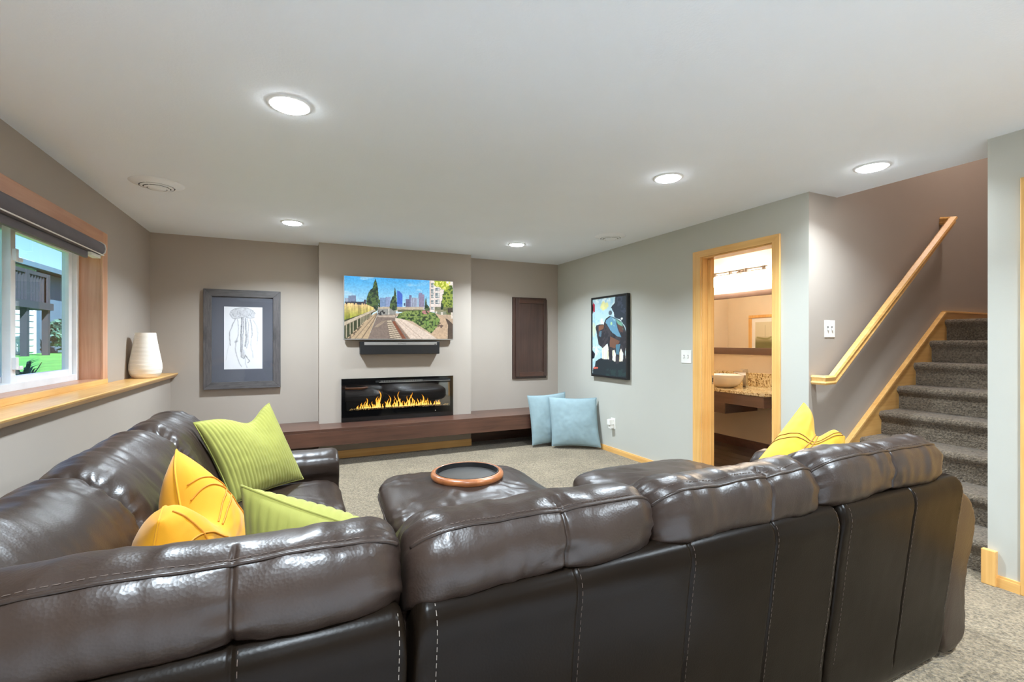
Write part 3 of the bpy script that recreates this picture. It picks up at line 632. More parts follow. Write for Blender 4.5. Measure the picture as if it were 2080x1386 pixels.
mitre_frame(JX0, JX1, JZ0, JZ1, JW, y0, y1, M['greywood_x'], jf, M['greywood_z'])
mk('mat_board', box(JX0+JW-.004, JX1-JW+.004, y0+.02, y0+.028, JZ0+JW-.004, JZ1-JW+.004), M['mat'], jf)
C = Canvas(120, 200); C.a[:] = (232, 232, 236); C.a += (C.noise(5, 8, 5)[..., None]-.5)*8
def jp(*pts): return [((x-312)/424, (y-296)/703) for x, y in pts]
n1 = C.noise(16, 24, 6); n2 = C.noise(40, 60, 7, 2)
bell = C.poly(jp((375, 385), (385, 350), (430, 318), (500, 305), (570, 310), (625, 335), (655, 370), (640, 420), (600, 425), (540, 412), (470, 425), (430, 440), (395, 425)))
C.fill(bell, (190, 190, 194), .45+.5*np.clip((n1-.35)*2, 0, 1)); C.fill(bell & (n2 > .66), (150, 150, 156), .6)
C.stroke(jp((375, 385), (385, 350), (430, 318), (500, 305), (570, 310), (625, 335), (655, 370)), .008, (160, 160, 164), .7, .02); C.stroke(jp((380, 390), (410, 430), (470, 425), (540, 410), (600, 425), (645, 415)), .012, (168, 168, 172), .6, .03)
for pts, w_, c_, a_ in [([(435, 440), (400, 510), (375, 580), (372, 650), (380, 730)], .012, 120, .7), ([(460, 440), (470, 540), (465, 620), (445, 700), (435, 770), (450, 850), (480, 930), (505, 970)], .012, 150, .7), ([(505, 420), (500, 560), (496, 700), (495, 800)], .016, 90, .8), ([(522, 420), (520, 560), (515, 700), (512, 780)], .010, 110, .8), ([(545, 430), (548, 560), (555, 640), (545, 740)], .02, 120, .7), ([(565, 430), (580, 500), (570, 600), (575, 700), (560, 760)], .012, 160, .7), ([(600, 440), (615, 520), (620, 600), (612, 640)], .016, 130, .6), ([(630, 440), (665, 510), (682, 600), (680, 680)], .012, 170, .6), ([(610, 640), (600, 720), (620, 800), (630, 870)], .012, 180, .6), ([(500, 800), (500, 860), (530, 880), (545, 840), (570, 880), (590, 910), (570, 925)], .013, 110, .75), ([(515, 800), (520, 850)], .05, 170, .7), ([(375, 690), (345, 800), (330, 900)], .008, 200, .7), ([(545, 880), (545, 940), (565, 985)], .010, 170, .6), ([(440, 690), (452, 680)], .03, 130, .6), ([(640, 450), (690, 560), (675, 720)], .008, 195, .7)]:
    C.stroke(jp(*pts), w_, (c_, c_, c_+4), a_*(.55+.9*np.clip(n2-.2, 0, .8)), .03)
w0, w1, pz0, pz1 = -.682, -.32, 1.030, 1.704
C.quadmesh('paper_print', (w0, y0+.0185, pz1), (w1, y0+.0185, pz1), (w0, y0+.0185, pz0), M['paper'], jf)
jg = mk('glazing', box(JX0+JW-.002, JX1-JW+.002, y0+.010, y0+.012, JZ0+JW-.002, JZ1-JW+.002), glass_mat('picture_glass', (.97, .97, .97), .02), jf)

# ------------------------------------------------------------------ bison painting
bp = thing('framed_painting', (XR-.02, 4.6, .893), 'tall black framed bison painting on the right wall', 'picture')
BY0, BY1, BZ0, BZ1 = 4.255, 4.965, .893, 1.880; xb0, xb1 = XR-.045, XR-.002
for i, (a, b, c_, d_) in enumerate(((BY0, BY1, BZ1-.022, BZ1), (BY0, BY1, BZ0, BZ0+.022), (BY0, BY0+.022, BZ0+.022, BZ1-.022), (BY1-.022, BY1, BZ0+.022, BZ1-.022))): mk('frame_rail' if i < 2 else 'frame_stile', box(xb0, xb1, a, b, c_, d_, .002), M['black'], bp)
C = Canvas(150, 210)
def bpt(*pts):
    o = []
    for x, y in pts:
        u = (x-152)/(582-152) if True else 0; yt = 190-(x-152)*55/430; yb = 1215+(x-165)*30/435; o.append((u, (y-yt)/(yb-yt)))
    return o
n1 = C.noise(5, 8, 31); n2 = C.noise(14, 20, 32); n3 = C.noise(30, 40, 33, 2)
C.a[:] = (176, 206, 214); C.fill(np.clip((n1-.45)*6, 0, 1), (216, 228, 228)); C.fill(np.clip((n2-.55)*6, 0, 1), (140, 184, 204), .7); C.fill((C.ell(.36, .1, .12, .05)+(n2-.5)*2) < 1, (226, 212, 120), .7); C.fill((C.ell(.06, .4, .05, .12)+(n2-.5)*2) < 1, (216, 206, 150), .5)
C.fill(C.poly(bpt((450, 130), (600, 110), (610, 650), (560, 560), (520, 480), (440, 430), (428, 370), (398, 300), (440, 240)), (n2-.5)*.06), (44, 54, 66)); C.fill(C.poly(bpt((460, 140), (600, 110), (600, 420), (480, 330))) & (n2 > .5), (66, 74, 92), .8)
C.fill(C.poly(bpt((160, 225), (186, 262), (186, 358), (168, 372), (158, 300))), (168, 40, 62)); C.fill(C.poly(bpt((152, 240), (166, 300), (160, 380), (152, 380))), (40, 36, 40))
for a, b in ((285, 345), (350, 372), (415, 455), (495, 540), (570, 605)): C.fill(C.poly(bpt((a, 800), (b, 790), (b, 1060), (a, 1060))), (232, 226, 208)); C.fill(C.poly(bpt((a+4, 800), (a+14, 790), (a+14, 1060), (a+4, 1060))) & (n2 > .5), (226, 206, 150), .7)
C.fill(C.poly(bpt((160, 1130), (185, 1110), (200, 1020), (250, 1000), (370, 996), (480, 1030), (610, 1018), (620, 1300), (150, 1300)), 0, (n2-.5)*.03), (34, 44, 50)); C.fill(C.poly(bpt((330, 1130), (610, 1120), (610, 1300), (330, 1300))) & (n2 > .5), (44, 68, 66), .7); C.fill(C.poly(bpt((152, 880), (190, 930), (180, 990), (152, 1000))), (30, 34, 44))
C.fill(C.poly(bpt((170, 1105), (230, 1112), (226, 1128), (170, 1136))), (222, 104, 84))
body = C.poly(bpt((310, 505), (330, 452), (380, 415), (450, 442), (520, 492), (562, 580), (582, 650), (578, 800), (562, 900), (578, 1030), (535, 1030), (545, 920), (518, 850), (500, 900), (497, 1040), (452, 1070), (456, 930), (440, 870), (415, 880), (412, 1015), (372, 1025), (364, 850), (352, 785), (292, 852), (236, 802), (216, 680), (200, 592), (204, 545), (250, 528), (305, 530)), (n2-.5)*.02)
C.fill(body, (44, 44, 50)); C.fill(body & (n2 > .54), (66, 62, 66), .8)
C.fill(C.poly(bpt((335, 470), (395, 424), (455, 458), (478, 590), (520, 700), (480, 690), (410, 640), (375, 570), (328, 505)), (n2-.5)*.04), (98, 144, 168)); C.fill(C.poly(bpt((400, 440), (450, 460), (440, 560), (400, 520))) & (n2 > .48), (150, 190, 200), .8); C.fill(C.poly(bpt((450, 452), (530, 512), (545, 600), (500, 560), (470, 500))), (112, 164, 142)); C.fill(C.poly(bpt((470, 520), (540, 560), (540, 640), (500, 620))), (96, 66, 58)); C.fill(C.ell(.58, .335, .03, .02) < 1, (170, 204, 150))
C.fill(C.poly(bpt((238, 545), (310, 535), (300, 588), (240, 622))), (122, 82, 62)); C.fill(C.poly(bpt((250, 620), (278, 620), (270, 700), (240, 690))), (84, 112, 128)); C.fill(C.poly(bpt((385, 690), (505, 752), (445, 850), (378, 830)), (n2-.5)*.05), (112, 78, 62)); C.fill(C.poly(bpt((455, 800), (510, 790), (490, 935), (460, 930))), (78, 118, 136))
C.stroke(bpt((212, 550), (200, 575), (206, 605)), .008, (36, 36, 40)); C.fill(C.ell(.87, .283, .028, .014) < 1, (236, 240, 238)); C.fill(C.ell(.55, .2, .05, .03) < 1, (90, 100, 110))
for x in (300, 330, 345): C.stroke(bpt((x, 830), (x+2, 1000)), .004, (150, 170, 176), .7)
C.quadmesh('canvas', (xb0+.008, BY1-.02, BZ1-.02), (xb0+.008, BY0+.02, BZ1-.02), (xb0+.008, BY1-.02, BZ0+.02), M['canvas'], bp)

# ------------------------------------------------------------------ dark wall cabinet door
cb = thing('wall_cabinet', (3.0, YB-.02, .81), 'dark brown shaker panel cupboard on the back wall', 'cabinet')
CX0, CX1, CZ0, CZ1 = 2.728, 3.262, .812, 1.945; cy = YB-.03
mk('carcass', box(CX0, CX1, cy+.012, YB-.001, CZ0, CZ1, .002), M['espresso_z'], cb)
a, b, c_, d_ = CX0+.045, CX1-.004, CZ0+.03, CZ1-.02
dr = mk('door_panel', box(a+.05, b-.05, cy+.004, cy+.0118, c_+.05, d_-.05), M['espresso_z'], cb)
mk('door_rail', box(a+.052, b-.052, cy-.012, cy+.0118, d_-.06, d_, .004), M['espresso'], dr); mk('door_rail', box(a+.052, b-.052, cy-.012, cy+.0118, c_, c_+.06, .004), M['espresso'], dr)
mk('door_stile', box(a, a+.052, cy-.012, cy+.0118, c_, d_, .004), M['espresso_z'], dr); mk('door_stile', box(b-.052, b, cy-.012, cy+.0118, c_, d_, .004), M['espresso_z'], dr)

# ------------------------------------------------------------------ switches, outlet
def plate_x(name, x, yc, zc, w, h, label, cat, toggles):
    t = thing(name, (x, yc, zc-h/2), label, cat); mk('cover_plate', box(x-.006, x-.0005, yc-w/2, yc+w/2, zc-h/2, zc+h/2, .002), M['white'], t)
    for dy in toggles:
        mk('toggle', prism([(zc-.012, x-.006), (zc+.012, x-.006), (zc+.010, x-.016), (zc-.002, x-.009)], 'Y', yc+dy-.005, yc+dy+.005) if False else box(x-.015, x-.006, yc+dy-.005, yc+dy+.005, zc-.012, zc+.008, .002), M['white'], t)
        mk('toggle_slot', box(x-.0066, x-.0058, yc+dy-.008, yc+dy+.008, zc-.016, zc+.016), M['steel'], t)
    return t
plate_x('light_switch', XR, 3.415, 1.182, .125, .125, 'white double light switch beside the bathroom door', 'switch', (-.025, .025))
sw = thing('light_switch', (3.69, 2.22, 1.37), 'white double light switch above the stair handrail', 'switch')
mk('cover_plate', box(3.64, 3.765, 2.2135, 2.2195, 1.36, 1.49, .002), M['white'], sw)
for x in (3.677, 3.727): mk('toggle_slot', box(x-.008, x+.008, 2.2128, 2.2137, 1.412, 1.444), M['steel'], sw); mk('toggle', box(x-.005, x+.005, 2.203, 2.2135, 1.412, 1.43, .002), M['white'], sw)
ot = thing('wall_outlet', (XR, 4.56, .28), 'white wall outlet with a plugged in adapter', 'outlet')
mk('cover_plate', box(XR-.006, XR-.0005, 4.525, 4.605, .285, .415, .002), M['white'], ot)
mk('plug_adapter', box(XR-.07, XR-.006, 4.545, 4.60, .335, .40, .006), M['white'], ot); mk('plug_adapter', box(XR-.055, XR-.006, 4.55, 4.595, .292, .33, .006), M['white'], ot)

# ------------------------------------------------------------------ recessed lamps and vents
lamps = [(-.019, 2.435, 'recessed ceiling lamp nearest the window, over the ottoman'), (-.019, 4.825, 'recessed ceiling lamp in front of the jellyfish print'), (2.305, 4.825, 'recessed ceiling lamp in front of the dark wall cabinet'), (2.30, 2.435, 'recessed ceiling lamp near the bathroom doorway'), (3.335, 1.735, 'recessed ceiling lamp at the foot of the stairs'), (-.019, .04, 'added unseen recessed lamp above the camera on the window side'), (2.30, .04, 'added unseen recessed lamp above the sofa back on the right'), (-.019, -2.3, 'added unseen recessed lamp at the near end on the window side'), (2.30, -2.3, 'added unseen recessed lamp at the near end on the right')]  # last four are invented, out of view, added to brighten ceiling and near room
for x, y, lab in lamps:
    t = thing('recessed_lamp', (x, y, ZC-.01), lab, 'lamp', 'recessed ceiling lamps')
    mk('trim_ring', lathe([(.079, ZC-.006), (.083, ZC-.008), (.098, ZC-.004), (.1, ZC-.0005), (.079, ZC-.0005)], (x, y), 48, False), M['vent_white'], t, True, 60)
    mk('diffuser', lathe([(0, ZC-.016), (.05, ZC-.0155), (.072, ZC-.013), (.079, ZC-.007), (.079, ZC-.001), (0, ZC-.001)][::-1], (x, y), 40, False), M['led'], t, True, 180)
    ld = bpy.data.lights.new('downlight', 'AREA'); ld.shape = 'DISK'; ld.size = .15; ld.energy = LEDW*(.4 if 'stairs' in lab else 1 if y > 1 else 1.2); ld.color = (.77, .895, 1.0); ld.spread = math.radians(138)
    lo = bpy.data.objects.new('downlight', ld); COL.objects.link(lo); lo.parent = t; lo.location = (0, 0, -.009)
for x, y, lab in ((-.876, 4.04, 'round white ceiling vent on the window side'), (3.022, 4.037, 'round white ceiling vent by the right wall')):
    t = thing('ceiling_vent', (x, y, ZC-.04), lab, 'vent')
    mk('flange', lathe([(.105, ZC-.024), (.13, ZC-.012), (.16, ZC-.003), (.162, ZC-.0005), (.105, ZC-.0005)], (x, y), 56, False), M['vent_white'], t, True, 60)
    for r, z in ((.098, .026), (.075, .034)): mk('cone_ring', lathe([(r-.016, ZC-z-.004), (r, ZC-z), (r, ZC-z+.003), (r-.016, ZC-z-.001)], (x, y), 48, False), M['vent_white'], t, True, 60)
    mk('centre_disc', lathe([(0, ZC-.044), (.045, ZC-.042), (.055, ZC-.036), (0, ZC-.034)], (x, y), 40, False), M['vent_white'], t, True, 60)
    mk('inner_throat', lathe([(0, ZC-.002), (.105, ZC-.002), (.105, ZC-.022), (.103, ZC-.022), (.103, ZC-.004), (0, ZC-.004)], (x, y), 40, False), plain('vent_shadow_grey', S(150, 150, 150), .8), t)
    for k in range(3): a = k*2.094; mk('spoke', tube([(x+.04*math.cos(a), y+.04*math.sin(a), ZC-.032), (x+.104*math.cos(a), y+.104*math.sin(a), ZC-.02)], .003, 6), M['vent_white'], t)
# stairwell lamp at the upper floor ceiling
t = thing('ceiling_lamp', (5.4, 1.72, 4.6), 'round flush lamp on the upstairs stairwell ceiling', 'lamp'); mk('base', lathe([(0, 4.66), (.14, 4.66), (.14, 4.699), (0, 4.699)], (5.4, 1.72), 32, False), M['white'], t, True); mk('dome', lathe([(0, 4.60), (.06, 4.61), (.11, 4.635), (.13, 4.66), (0, 4.66)], (5.4, 1.72), 32, False), emis('stair_lamp_glow', (1, .88, .82), 170), t, True)

# ------------------------------------------------------------------ roller shade
rs = thing('roller_shade', (-1.3, 3.7, 1.9), 'charcoal cassette roller shade at the top of the window', 'window shade')
pr = [(-1.335, 1.955), (-1.30, 1.952), (-1.275, 1.958), (-1.256, 1.975), (-1.25, 2.003), (-1.256, 2.031), (-1.275, 2.048), (-1.30, 2.054), (-1.335, 2.054)]
mk('cassette', prism(pr, 'Y', WY0-.02, 4.345), M['valance'], rs, True, 40)
pe = [(-1.34, 1.950), (-1.30, 1.947), (-1.272, 1.954), (-1.251, 1.973), (-1.245, 2.003), (-1.251, 2.034), (-1.272, 2.053), (-1.30, 2.059), (-1.34, 2.059)]
mk('end_cap', prism(pe, 'Y', 4.345, 4.352), M['white'], rs, True, 40)
mk('edge_strip', box(-1.262, -1.256, WY0-.02, 4.345, 1.952, 1.958), M['white'], rs)
mk('hem_bar', box(-1.315, -1.29, WY0+.03, 4.16, 1.905, 1.950, .006), M['valance'], rs)
mk('bracket', box(-1.32, -1.275, 4.17, 4.34, 1.93, 1.951), M['white'], rs)
# ------------------------------------------------------------------ vase
vc = (-1.205, 5.17); pr = []
for i in range(121):
    s = i/120; z = 1.0045+.402*s
    pts = [(0, .088), (.03, .105), (.1, .124), (.2, .132), (.3, .130), (.45, .119), (.65, .104), (.85, .090), (1, .081)]
    r = np.interp(s, [p[0] for p in pts], [p[1] for p in pts]); r *= .93
    pr.append((r+.0011*math.sin(s*PI*2*34)*(1 if s > .06 else 0), z))
pr = [(0, 1.0045)]+pr+[(.071, 1.406), (.075, 1.34), (.10, 1.15), (.07, 1.03), (0, 1.02)]
o = mk('vase', lathe(pr, vc, 72, False), M['ceramic'], None, True, 60); tag(o, 'white ribbed ceramic vase standing on the window ledge', 'vase')

# ================================================================== SOFA
def loft(axis, a, b, prof, nu=110, nv=120, endpow=7, endmin=.55, wr=.004, endw=.010, seams=(), seam_d=.006, seed=0, endlen=.10, flip=False, topsag=0, rot=None, seampart=None, fold=None):
    """closed profile (d,z) swept along axis from a to b; puffy ends, wrinkles, stitched seams. axis 'X': d->y ; axis 'Y': d->x"""
    C0 = resample(catmull(prof, 14), nv); cen = C0.mean(0)
    tg = np.roll(C0, -1, 0)-np.roll(C0, 1, 0); tg /= np.linalg.norm(tg, axis=1)[:, None]; nrm = np.stack([tg[:, 1], -tg[:, 0]], 1)
    if ((C0-cen)*nrm).sum() < 0: nrm = -nrm
    L = b-a; us = list(np.linspace(0, 1, nu))
    us = sorted(set([round(.5-.5*math.cos(PI*u) if False else u, 5) for u in us]+[round((s_-a)/L+k*.0025/L*1, 5) for s_ in seams for k in range(-6, 7)]+[round(x, 5) for e in (0, 1) for x in (abs(e-.002), abs(e-.006), abs(e-.012), abs(e-.02), abs(e-.03))]))
    us = [u for u in us if 0 <= u <= 1]
    v = []; f = []
    for u in us:
        x = a+u*L; de = min(u, 1-u)*L; q = max(0., 1-de/endlen)
        sc = endmin+(1-endmin)*max(0, (1-q**2.4))**.5
        for j in range(nv):
            p = C0[j]; base = cen+(p-cen)*np.array([sc, 1-(1-sc)*.8])
            N = nrm[j]; pv = Vector((x*1.0+seed*7.3, p[0]*1.0, p[1]*1.0))
            dsp = wr*1.5*noise.noise(pv*5.5)+wr*.35*noise.noise(Vector((x*34+3*noise.noise(pv*4), p[0]*10, p[1]*10+seed)))
            dsp += endw*math.exp(-de/.05)*noise.noise(Vector((x*8, p[0]*38, p[1]*38+seed)))
            k = noise.noise(Vector((x*13+seed, (p[0]+p[1])*7, 2.1))); dsp += wr*.8*max(0, k)**2*2
            if fold is not None:
                dd = (p[0]-fold[0])**2+(p[1]-fold[1])**2
                if dd < .03: dsp += .0085*math.exp(-dd/.006)*noise.noise(Vector((x*15+seed*3, (p[0]-p[1])*5, seed)))*(.4+abs(noise.noise(Vector((x*3.1, seed, 1)))))*1.6
            for s_ in seams:
                w = abs(x-s_)
                if w < .09:
                    on = 1 if seampart is None else (1 if seampart(p) else 0)
                    dsp -= on*(seam_d*math.exp(-(w/.0045)**2)+seam_d*(.8 if wr > .003 else .12)*math.exp(-(w/.03)**2))
                    dsp += on*wr*1.2*math.exp(-(w/.04)**2)*noise.noise(Vector((x*8, p[0]*40, p[1]*40+seed)))
            pt = base+N*dsp
            v.append((x, pt[0], pt[1]) if axis == 'X' else (pt[0], x, pt[1]))
    n = len(us)
    for i in range(n-1):
        for j in range(nv): f.append((i*nv+j, i*nv+(j+1) % nv, (i+1)*nv+(j+1) % nv, (i+1)*nv+j))
    c0 = len(v); e0 = np.mean(np.array(v[:nv]), 0); e1 = np.mean(np.array(v[(n-1)*nv:n*nv]), 0); v += [tuple(e0), tuple(e1)]
    for j in range(nv): f.append((j, c0, (j+1) % nv)); f.append(((n-1)*nv+j, (n-1)*nv+(j+1) % nv, c0+1))
    if axis == 'Y': pass
    bm = bmesh.new(); bv = [bm.verts.new(p) for p in v]
    for q in f: bm.faces.new([bv[i] for i in q])
    out = frombm(bm)
    rings = (np.array(v[:n*nv]).reshape(n, nv, 3), C0, us)
    return out, rings
def line_on(rings, target, off=.003, u0=.015, u1=.985, lift=(0, 0, 0)):
    R, C0, us = rings; j = int(np.argmin(((C0-np.array(target))**2).sum(1))); idx = [i for i, u in enumerate(us) if u0 <= u <= u1]
    P = R[idx, j, :]; c = R[idx].mean(1); d = P-c; d /= np.linalg.norm(d, axis=1)[:, None]; P = P+d*off
    k = 3; Q = P.copy()
    for i in range(len(P)): Q[i] = P[max(0, i-k):i+k+1].mean(0)
    return [tuple(p) for p in Q[::2]]
def stitches(path, off, L=.006, gap=.005, r=.0009):
    g = G(); P = [Vector(p)+Vector(off) for p in path]; acc = 0
    for a, b in zip(P[:-1], P[1:]):
        d = (b-a).length
        if d < 1e-6: continue
        t = (b-a)/d; s = 0
        while s < d:
            if acc+L > 0: g.add(*tube([a+t*s, a+t*min(d, s+L)], r, 5))
            s += L+gap
    return g
BACKP = [(.990, .765), (.955, .785), (.936, .825), (.934, .875), (.950, .915), (.985, .940), (1.035, .946), (1.09, .928), (1.17, .860), (1.235, .74), (1.29, .60), (1.31, .50), (1.27, .455), (1.2, .45), (1.08, .50), (1.02, .62), (1.01, .72)]
PANELP = [(1.012, .04), (.985, .25), (.958, .48), (.938, .66), (.930, .72), (.931, .752), (.942, .778), (.965, .790), (1.0, .788), (1.03, .76), (1.05, .60), (1.06, .30), (1.06, .04)]
def shift(pr, dx): return [(d+dx, z) for d, z in pr]
def back_cushion(unit, axis, a, b, dx, seed, seam, fat=1.0, dz=0, pip=True):
    pr = [(d+dx, z+dz*(1 if z > .7 else 0)) for d, z in BACKP]
    g, rg = loft(axis, a, b, pr, seams=(seam,) if seam else (), seed=seed, wr=.0075, endw=.022, endlen=.11, endmin=.62, seampart=lambda p: p[1] > .60 and p[0] < 1.0+dx, fold=(1.0+dx, .935+dz))
    o = mk('back_cushion', g, M['leather'], unit, True, 180)
    if pip:
        tgt = (.962+dx, .926+dz); ln = line_on(rg, tgt, .0015, .008, .992)
        mk('piping', tube(ln, .0042, 8), M['leather'], o, True, 180)
        off = (0, .012, .006) if axis == 'X' else (.012, 0, .006)
        ln2 = line_on(rg, (.976+dx, .935+dz), .0008, .02, .98); mk('stitching', stitches(ln2, (0, 0, 0)), M['stitch_dark'], o)
    return o
def back_panel(unit, axis, a, b, dx, seed, seams, edges=True):
    pr = shift(PANELP, dx)
    g, rg = loft(axis, a, b, pr, nu=60, nv=90, seams=seams, seam_d=.0035, seed=seed, wr=.0009, endw=.002, endlen=.03, endmin=.82, seampart=lambda p: p[0] < 1.0+dx)
    o = mk('back_panel', g, M['leather_flat'], unit, True, 180)
    R, C0, us = rg
    jj = sorted([j for j in range(len(C0)) if C0[j][0] < .99+dx and C0[j][1] < .79 and C0[j][0] < 1.02+dx], key=lambda j: C0[j][1])
    for s_ in list(seams)+([a+.030, b-.030] if edges else []):
        lite = s_ not in seams and abs(s_-.21) < .1
        i = int(np.argmin([abs(a+u*(b-a)-s_-.009) for u in us])); P = [tuple(R[i, j]) for j in jj]
        mk('stitching', stitches(P, (0, -.0012, 0) if axis == 'X' else (-.0012, 0, 0), .005, .008, .0007), M['stitch' if lite else 'stitch_dark'], o)
    return o
def superq(cx, cy, z0, z1, hx, hy, e1, e2, seed, wr, nu=120, nv=56, dome=0, rot=0, pinch=0):
    v = []; f = []; cz, hz = (z0+z1)/2, (z1-z0)/2; cs, sn = math.cos(rot), math.sin(rot)
    sg = lambda t, e: math.copysign(abs(t)**e, t)
    for i in range(nv+1):
        ph = -PI/2+PI*i/nv
        for j in range(nu):
            th = 2*PI*j/nu
            c, s_ = sg(math.cos(ph), e1), sg(math.sin(ph), e1)
            x, y, z = hx*c*sg(math.cos(th), e2), hy*c*sg(math.sin(th), e2), hz*s_
            rr = max(abs(x)/hx, abs(y)/hy)
            if z > 0: z += dome*(1-rr**2)
            pv = Vector((x+seed*3.1, y, z)); d = wr*(1.3*noise.noise(pv*6)+.9*noise.noise(Vector((x*22+seed, y*22, z*22)))+1.4*max(0, noise.noise(Vector((x*9, y*30+2*noise.noise(pv*5), z*9+seed))))**2)
            n = Vector((c*math.cos(th), c*math.sin(th), s_)); x += n.x*d; y += n.y*d; z += n.z*d*1.3
            v.append((cx+x*cs-y*sn, cy+x*sn+y*cs, cz+z))
    for i in range(nv):
        for j in range(nu): f.append((i*nu+j, i*nu+(j+1) % nu, (i+1)*nu+(j+1) % nu, (i+1)*nu+j))
    bm = bmesh.new(); bv = [bm.verts.new(p) for p in v]
    for q in f: bm.faces.new([bv[i] for i in q])
    bmesh.ops.remove_doubles(bm, verts=bm.verts, dist=.0008)
    return frombm(bm)
def seq(a, b, n): return [a+(b-a)*i/(n-1) for i in range(n)]
def rrect(cx, cy, hx, hy, z, e2, n=120, rot=0):
    cs, sn = math.cos(rot), math.sin(rot); out = []
    for j in range(n):
        th = 2*PI*j/n; x = hx*math.copysign(abs(math.cos(th))**e2, math.cos(th)); y = hy*math.copysign(abs(math.sin(th))**e2, math.sin(th)); out.append((cx+x*cs-y*sn, cy+x*sn+y*cs, z))
    return out
DXL = -1.65
# --- middle section (two seats), back towards the camera
u = thing('sofa_section', (.925, 1.4, 0), 'middle two seat leather sofa section seen from behind', 'sofa', 'sectional sofa pieces')
back_panel(u, 'X', .222, 1.622, 0, 1, (.605, .965, 1.30))
back_cushion(u, 'X', .215, .878, 0, 2, .58)
back_cushion(u, 'X', .872, 1.555, 0, 3, 1.30, dz=-.006)
mk('base', box(.23, 1.615, 1.03, 1.80, .05, .27, .02), M['leather_flat'], u)
for a, b, s_ in ((.225, .92, 5), (.922, 1.615, 6)): mk('seat_cushion', superq((a+b)/2, 1.56, .2, .455, (b-a)/2, .34, .42, .28, s_, .004, dome=.02), M['leather'], u, True, 180)
for x in (.3, 1.54): mk('foot', box(x-.03, x+.03, 1.07, 1.13, 0, .0505), M['black'], u)
# --- right section with chaise and arm
u = thing('sofa_section', (2.1, 1.8, 0), 'right leather sofa section with rounded arm and long chaise', 'sofa', 'sectional sofa pieces')
back_panel(u, 'X', 1.632, 2.425, 0, 11, (2.06,))
back_cushion(u, 'X', 1.545, 2.33, 0, 12, 1.95, dz=.004)
mk('base', box(1.64, 2.45, 1.03, 2.5, .05, .25, .03), M['leather_flat'], u)
ch = mk('chaise_cushion', superq(2.13, 1.95, .2, .485, .56, .77, .5, .45, 14, .004, nu=160, dome=.045), M['leather'], u, True, 180)
mk('piping', tube(rrect(2.13, 1.95, .562, .772, .342, .45), .005, 8, True), M['leather'], ch, True, 180)
ARMP = [(2.43, .04), (2.42, .30), (2.415, .52), (2.44, .63), (2.52, .685), (2.63, .675), (2.70, .62), (2.715, .54), (2.69, .46), (2.645, .38), (2.615, .25), (2.60, .04)]
g, rg = loft('Y', 1.0, 1.93, ARMP, nu=70, nv=100, seed=15, wr=.003, endw=.008, endlen=.05, endmin=.85)
am = mk('arm', g, M['leather'], u, True, 180)
mk('foot', lathe([(0, 0), (.035, 0), (.04, .04), (0, .0405)], (2.55, 1.06), 20, False), M['black'], u)
mk('foot', lathe([(0, 0), (.035, 0), (.04, .04), (0, .0405)], (1.72, 2.42), 20, False), M['black'], u)
# --- corner section
u = thing('sofa_section', (-.25, 1.4, 0), 'corner leather sofa section nearest the camera', 'sofa', 'sectional sofa pieces')
back_panel(u, 'X', -.70, .206, 0, 21, (-.10,))
back_cushion(u, 'X', -.60, .208, 0, 22, -.10, dz=.006)
back_panel(u, 'Y', 1.03, 1.92, DXL, 23, ())
back_cushion(u, 'Y', .97, 1.80, DXL, 24, None, dz=.0, pip=False)
mk('base', box(-.6, .2, 1.03, 1.9, .05, .27, .02), M['leather_flat'], u)
mk('seat_cushion', superq(-.08, 1.60, .2, .46, .36, .36, .42, .3, 25, .004, dome=.02), M['leather'], u, True, 180)
for x in (-.6, .13): mk('foot', box(x-.03, x+.03, 1.07, 1.13, 0, .0505), M['black'], u)
# --- left section along the window wall
u = thing('sofa_section', (-.25, 2.7, 0), 'left two seat leather sofa section along the window wall', 'sofa', 'sectional sofa pieces')
back_panel(u, 'Y', 1.93, 3.24, DXL, 31, (2.58,))
back_cushion(u, 'Y', 1.80, 2.605, DXL, 32, None, pip=False)
back_cushion(u, 'Y', 2.60, 3.26, DXL, 33, None, pip=False)
mk('base', box(-.6, .20, 1.93, 3.23, .05, .27, .02), M['leather_flat'], u)
for a, b, s_ in ((1.93, 2.585, 35), (2.585, 3.24, 36)): mk('seat_cushion', superq(-.085, (a+b)/2, .2, .46, .345, (b-a)/2, .42, .28, s_, .004, dome=.02), M['leather'], u, True, 180)
mk('footrest_panel', box(.19, .235, 1.95, 3.2, .09, .30, .018), M['leather'], u)
ARML = [(3.26, .04), (3.25, .30), (3.235, .44), (3.215, .50), (3.22, .56), (3.27, .60), (3.36, .61), (3.45, .59), (3.485, .52), (3.47, .45), (3.44, .30), (3.44, .04)]
g, rg = loft('X', -.62, .265, ARML, nu=90, nv=100, seed=37, wr=.004, endw=.016, endlen=.045, endmin=.86)
am = mk('arm', g, M['leather'], u, True, 180)
for y in (2.0, 3.15): mk('foot', box(.10, .16, y-.03, y+.03, 0, .0505), M['black'], u)
# --- ottoman and tray
ROT = -.05
ot = thing('ottoman', (.92, 2.62, 0), 'square brown leather ottoman under the round tray', 'ottoman')
oc = (.925, 2.62)
mk('base', superq(*oc, .05, .35, .445, .445, .2, .22, 41, .002, rot=ROT), M['leather_flat'], ot, True, 180)
tp = mk('top_cushion', superq(*oc, .29, .475, .478, .478, .55, .38, 42, .005, nu=180, nv=70, dome=.035, rot=ROT), M['leather'], ot, True, 180)
mk('piping', tube(rrect(*oc, .481, .481, .382, .38, rot=ROT), .005, 8, True), M['leather'], tp, True, 180)
for sx in (-1, 1):
    for sy in (-1, 1): mk('foot', box(oc[0]+sx*.36-.03, oc[0]+sx*.36+.03, oc[1]+sy*.36-.03, oc[1]+sy*.36+.03, 0, .07), M['black'], ot)
tc = (.955, 2.70); tz = .503
ty = thing('tray', (tc[0], tc[1], tz), 'round tray with carved wooden rim resting on the ottoman', 'tray')
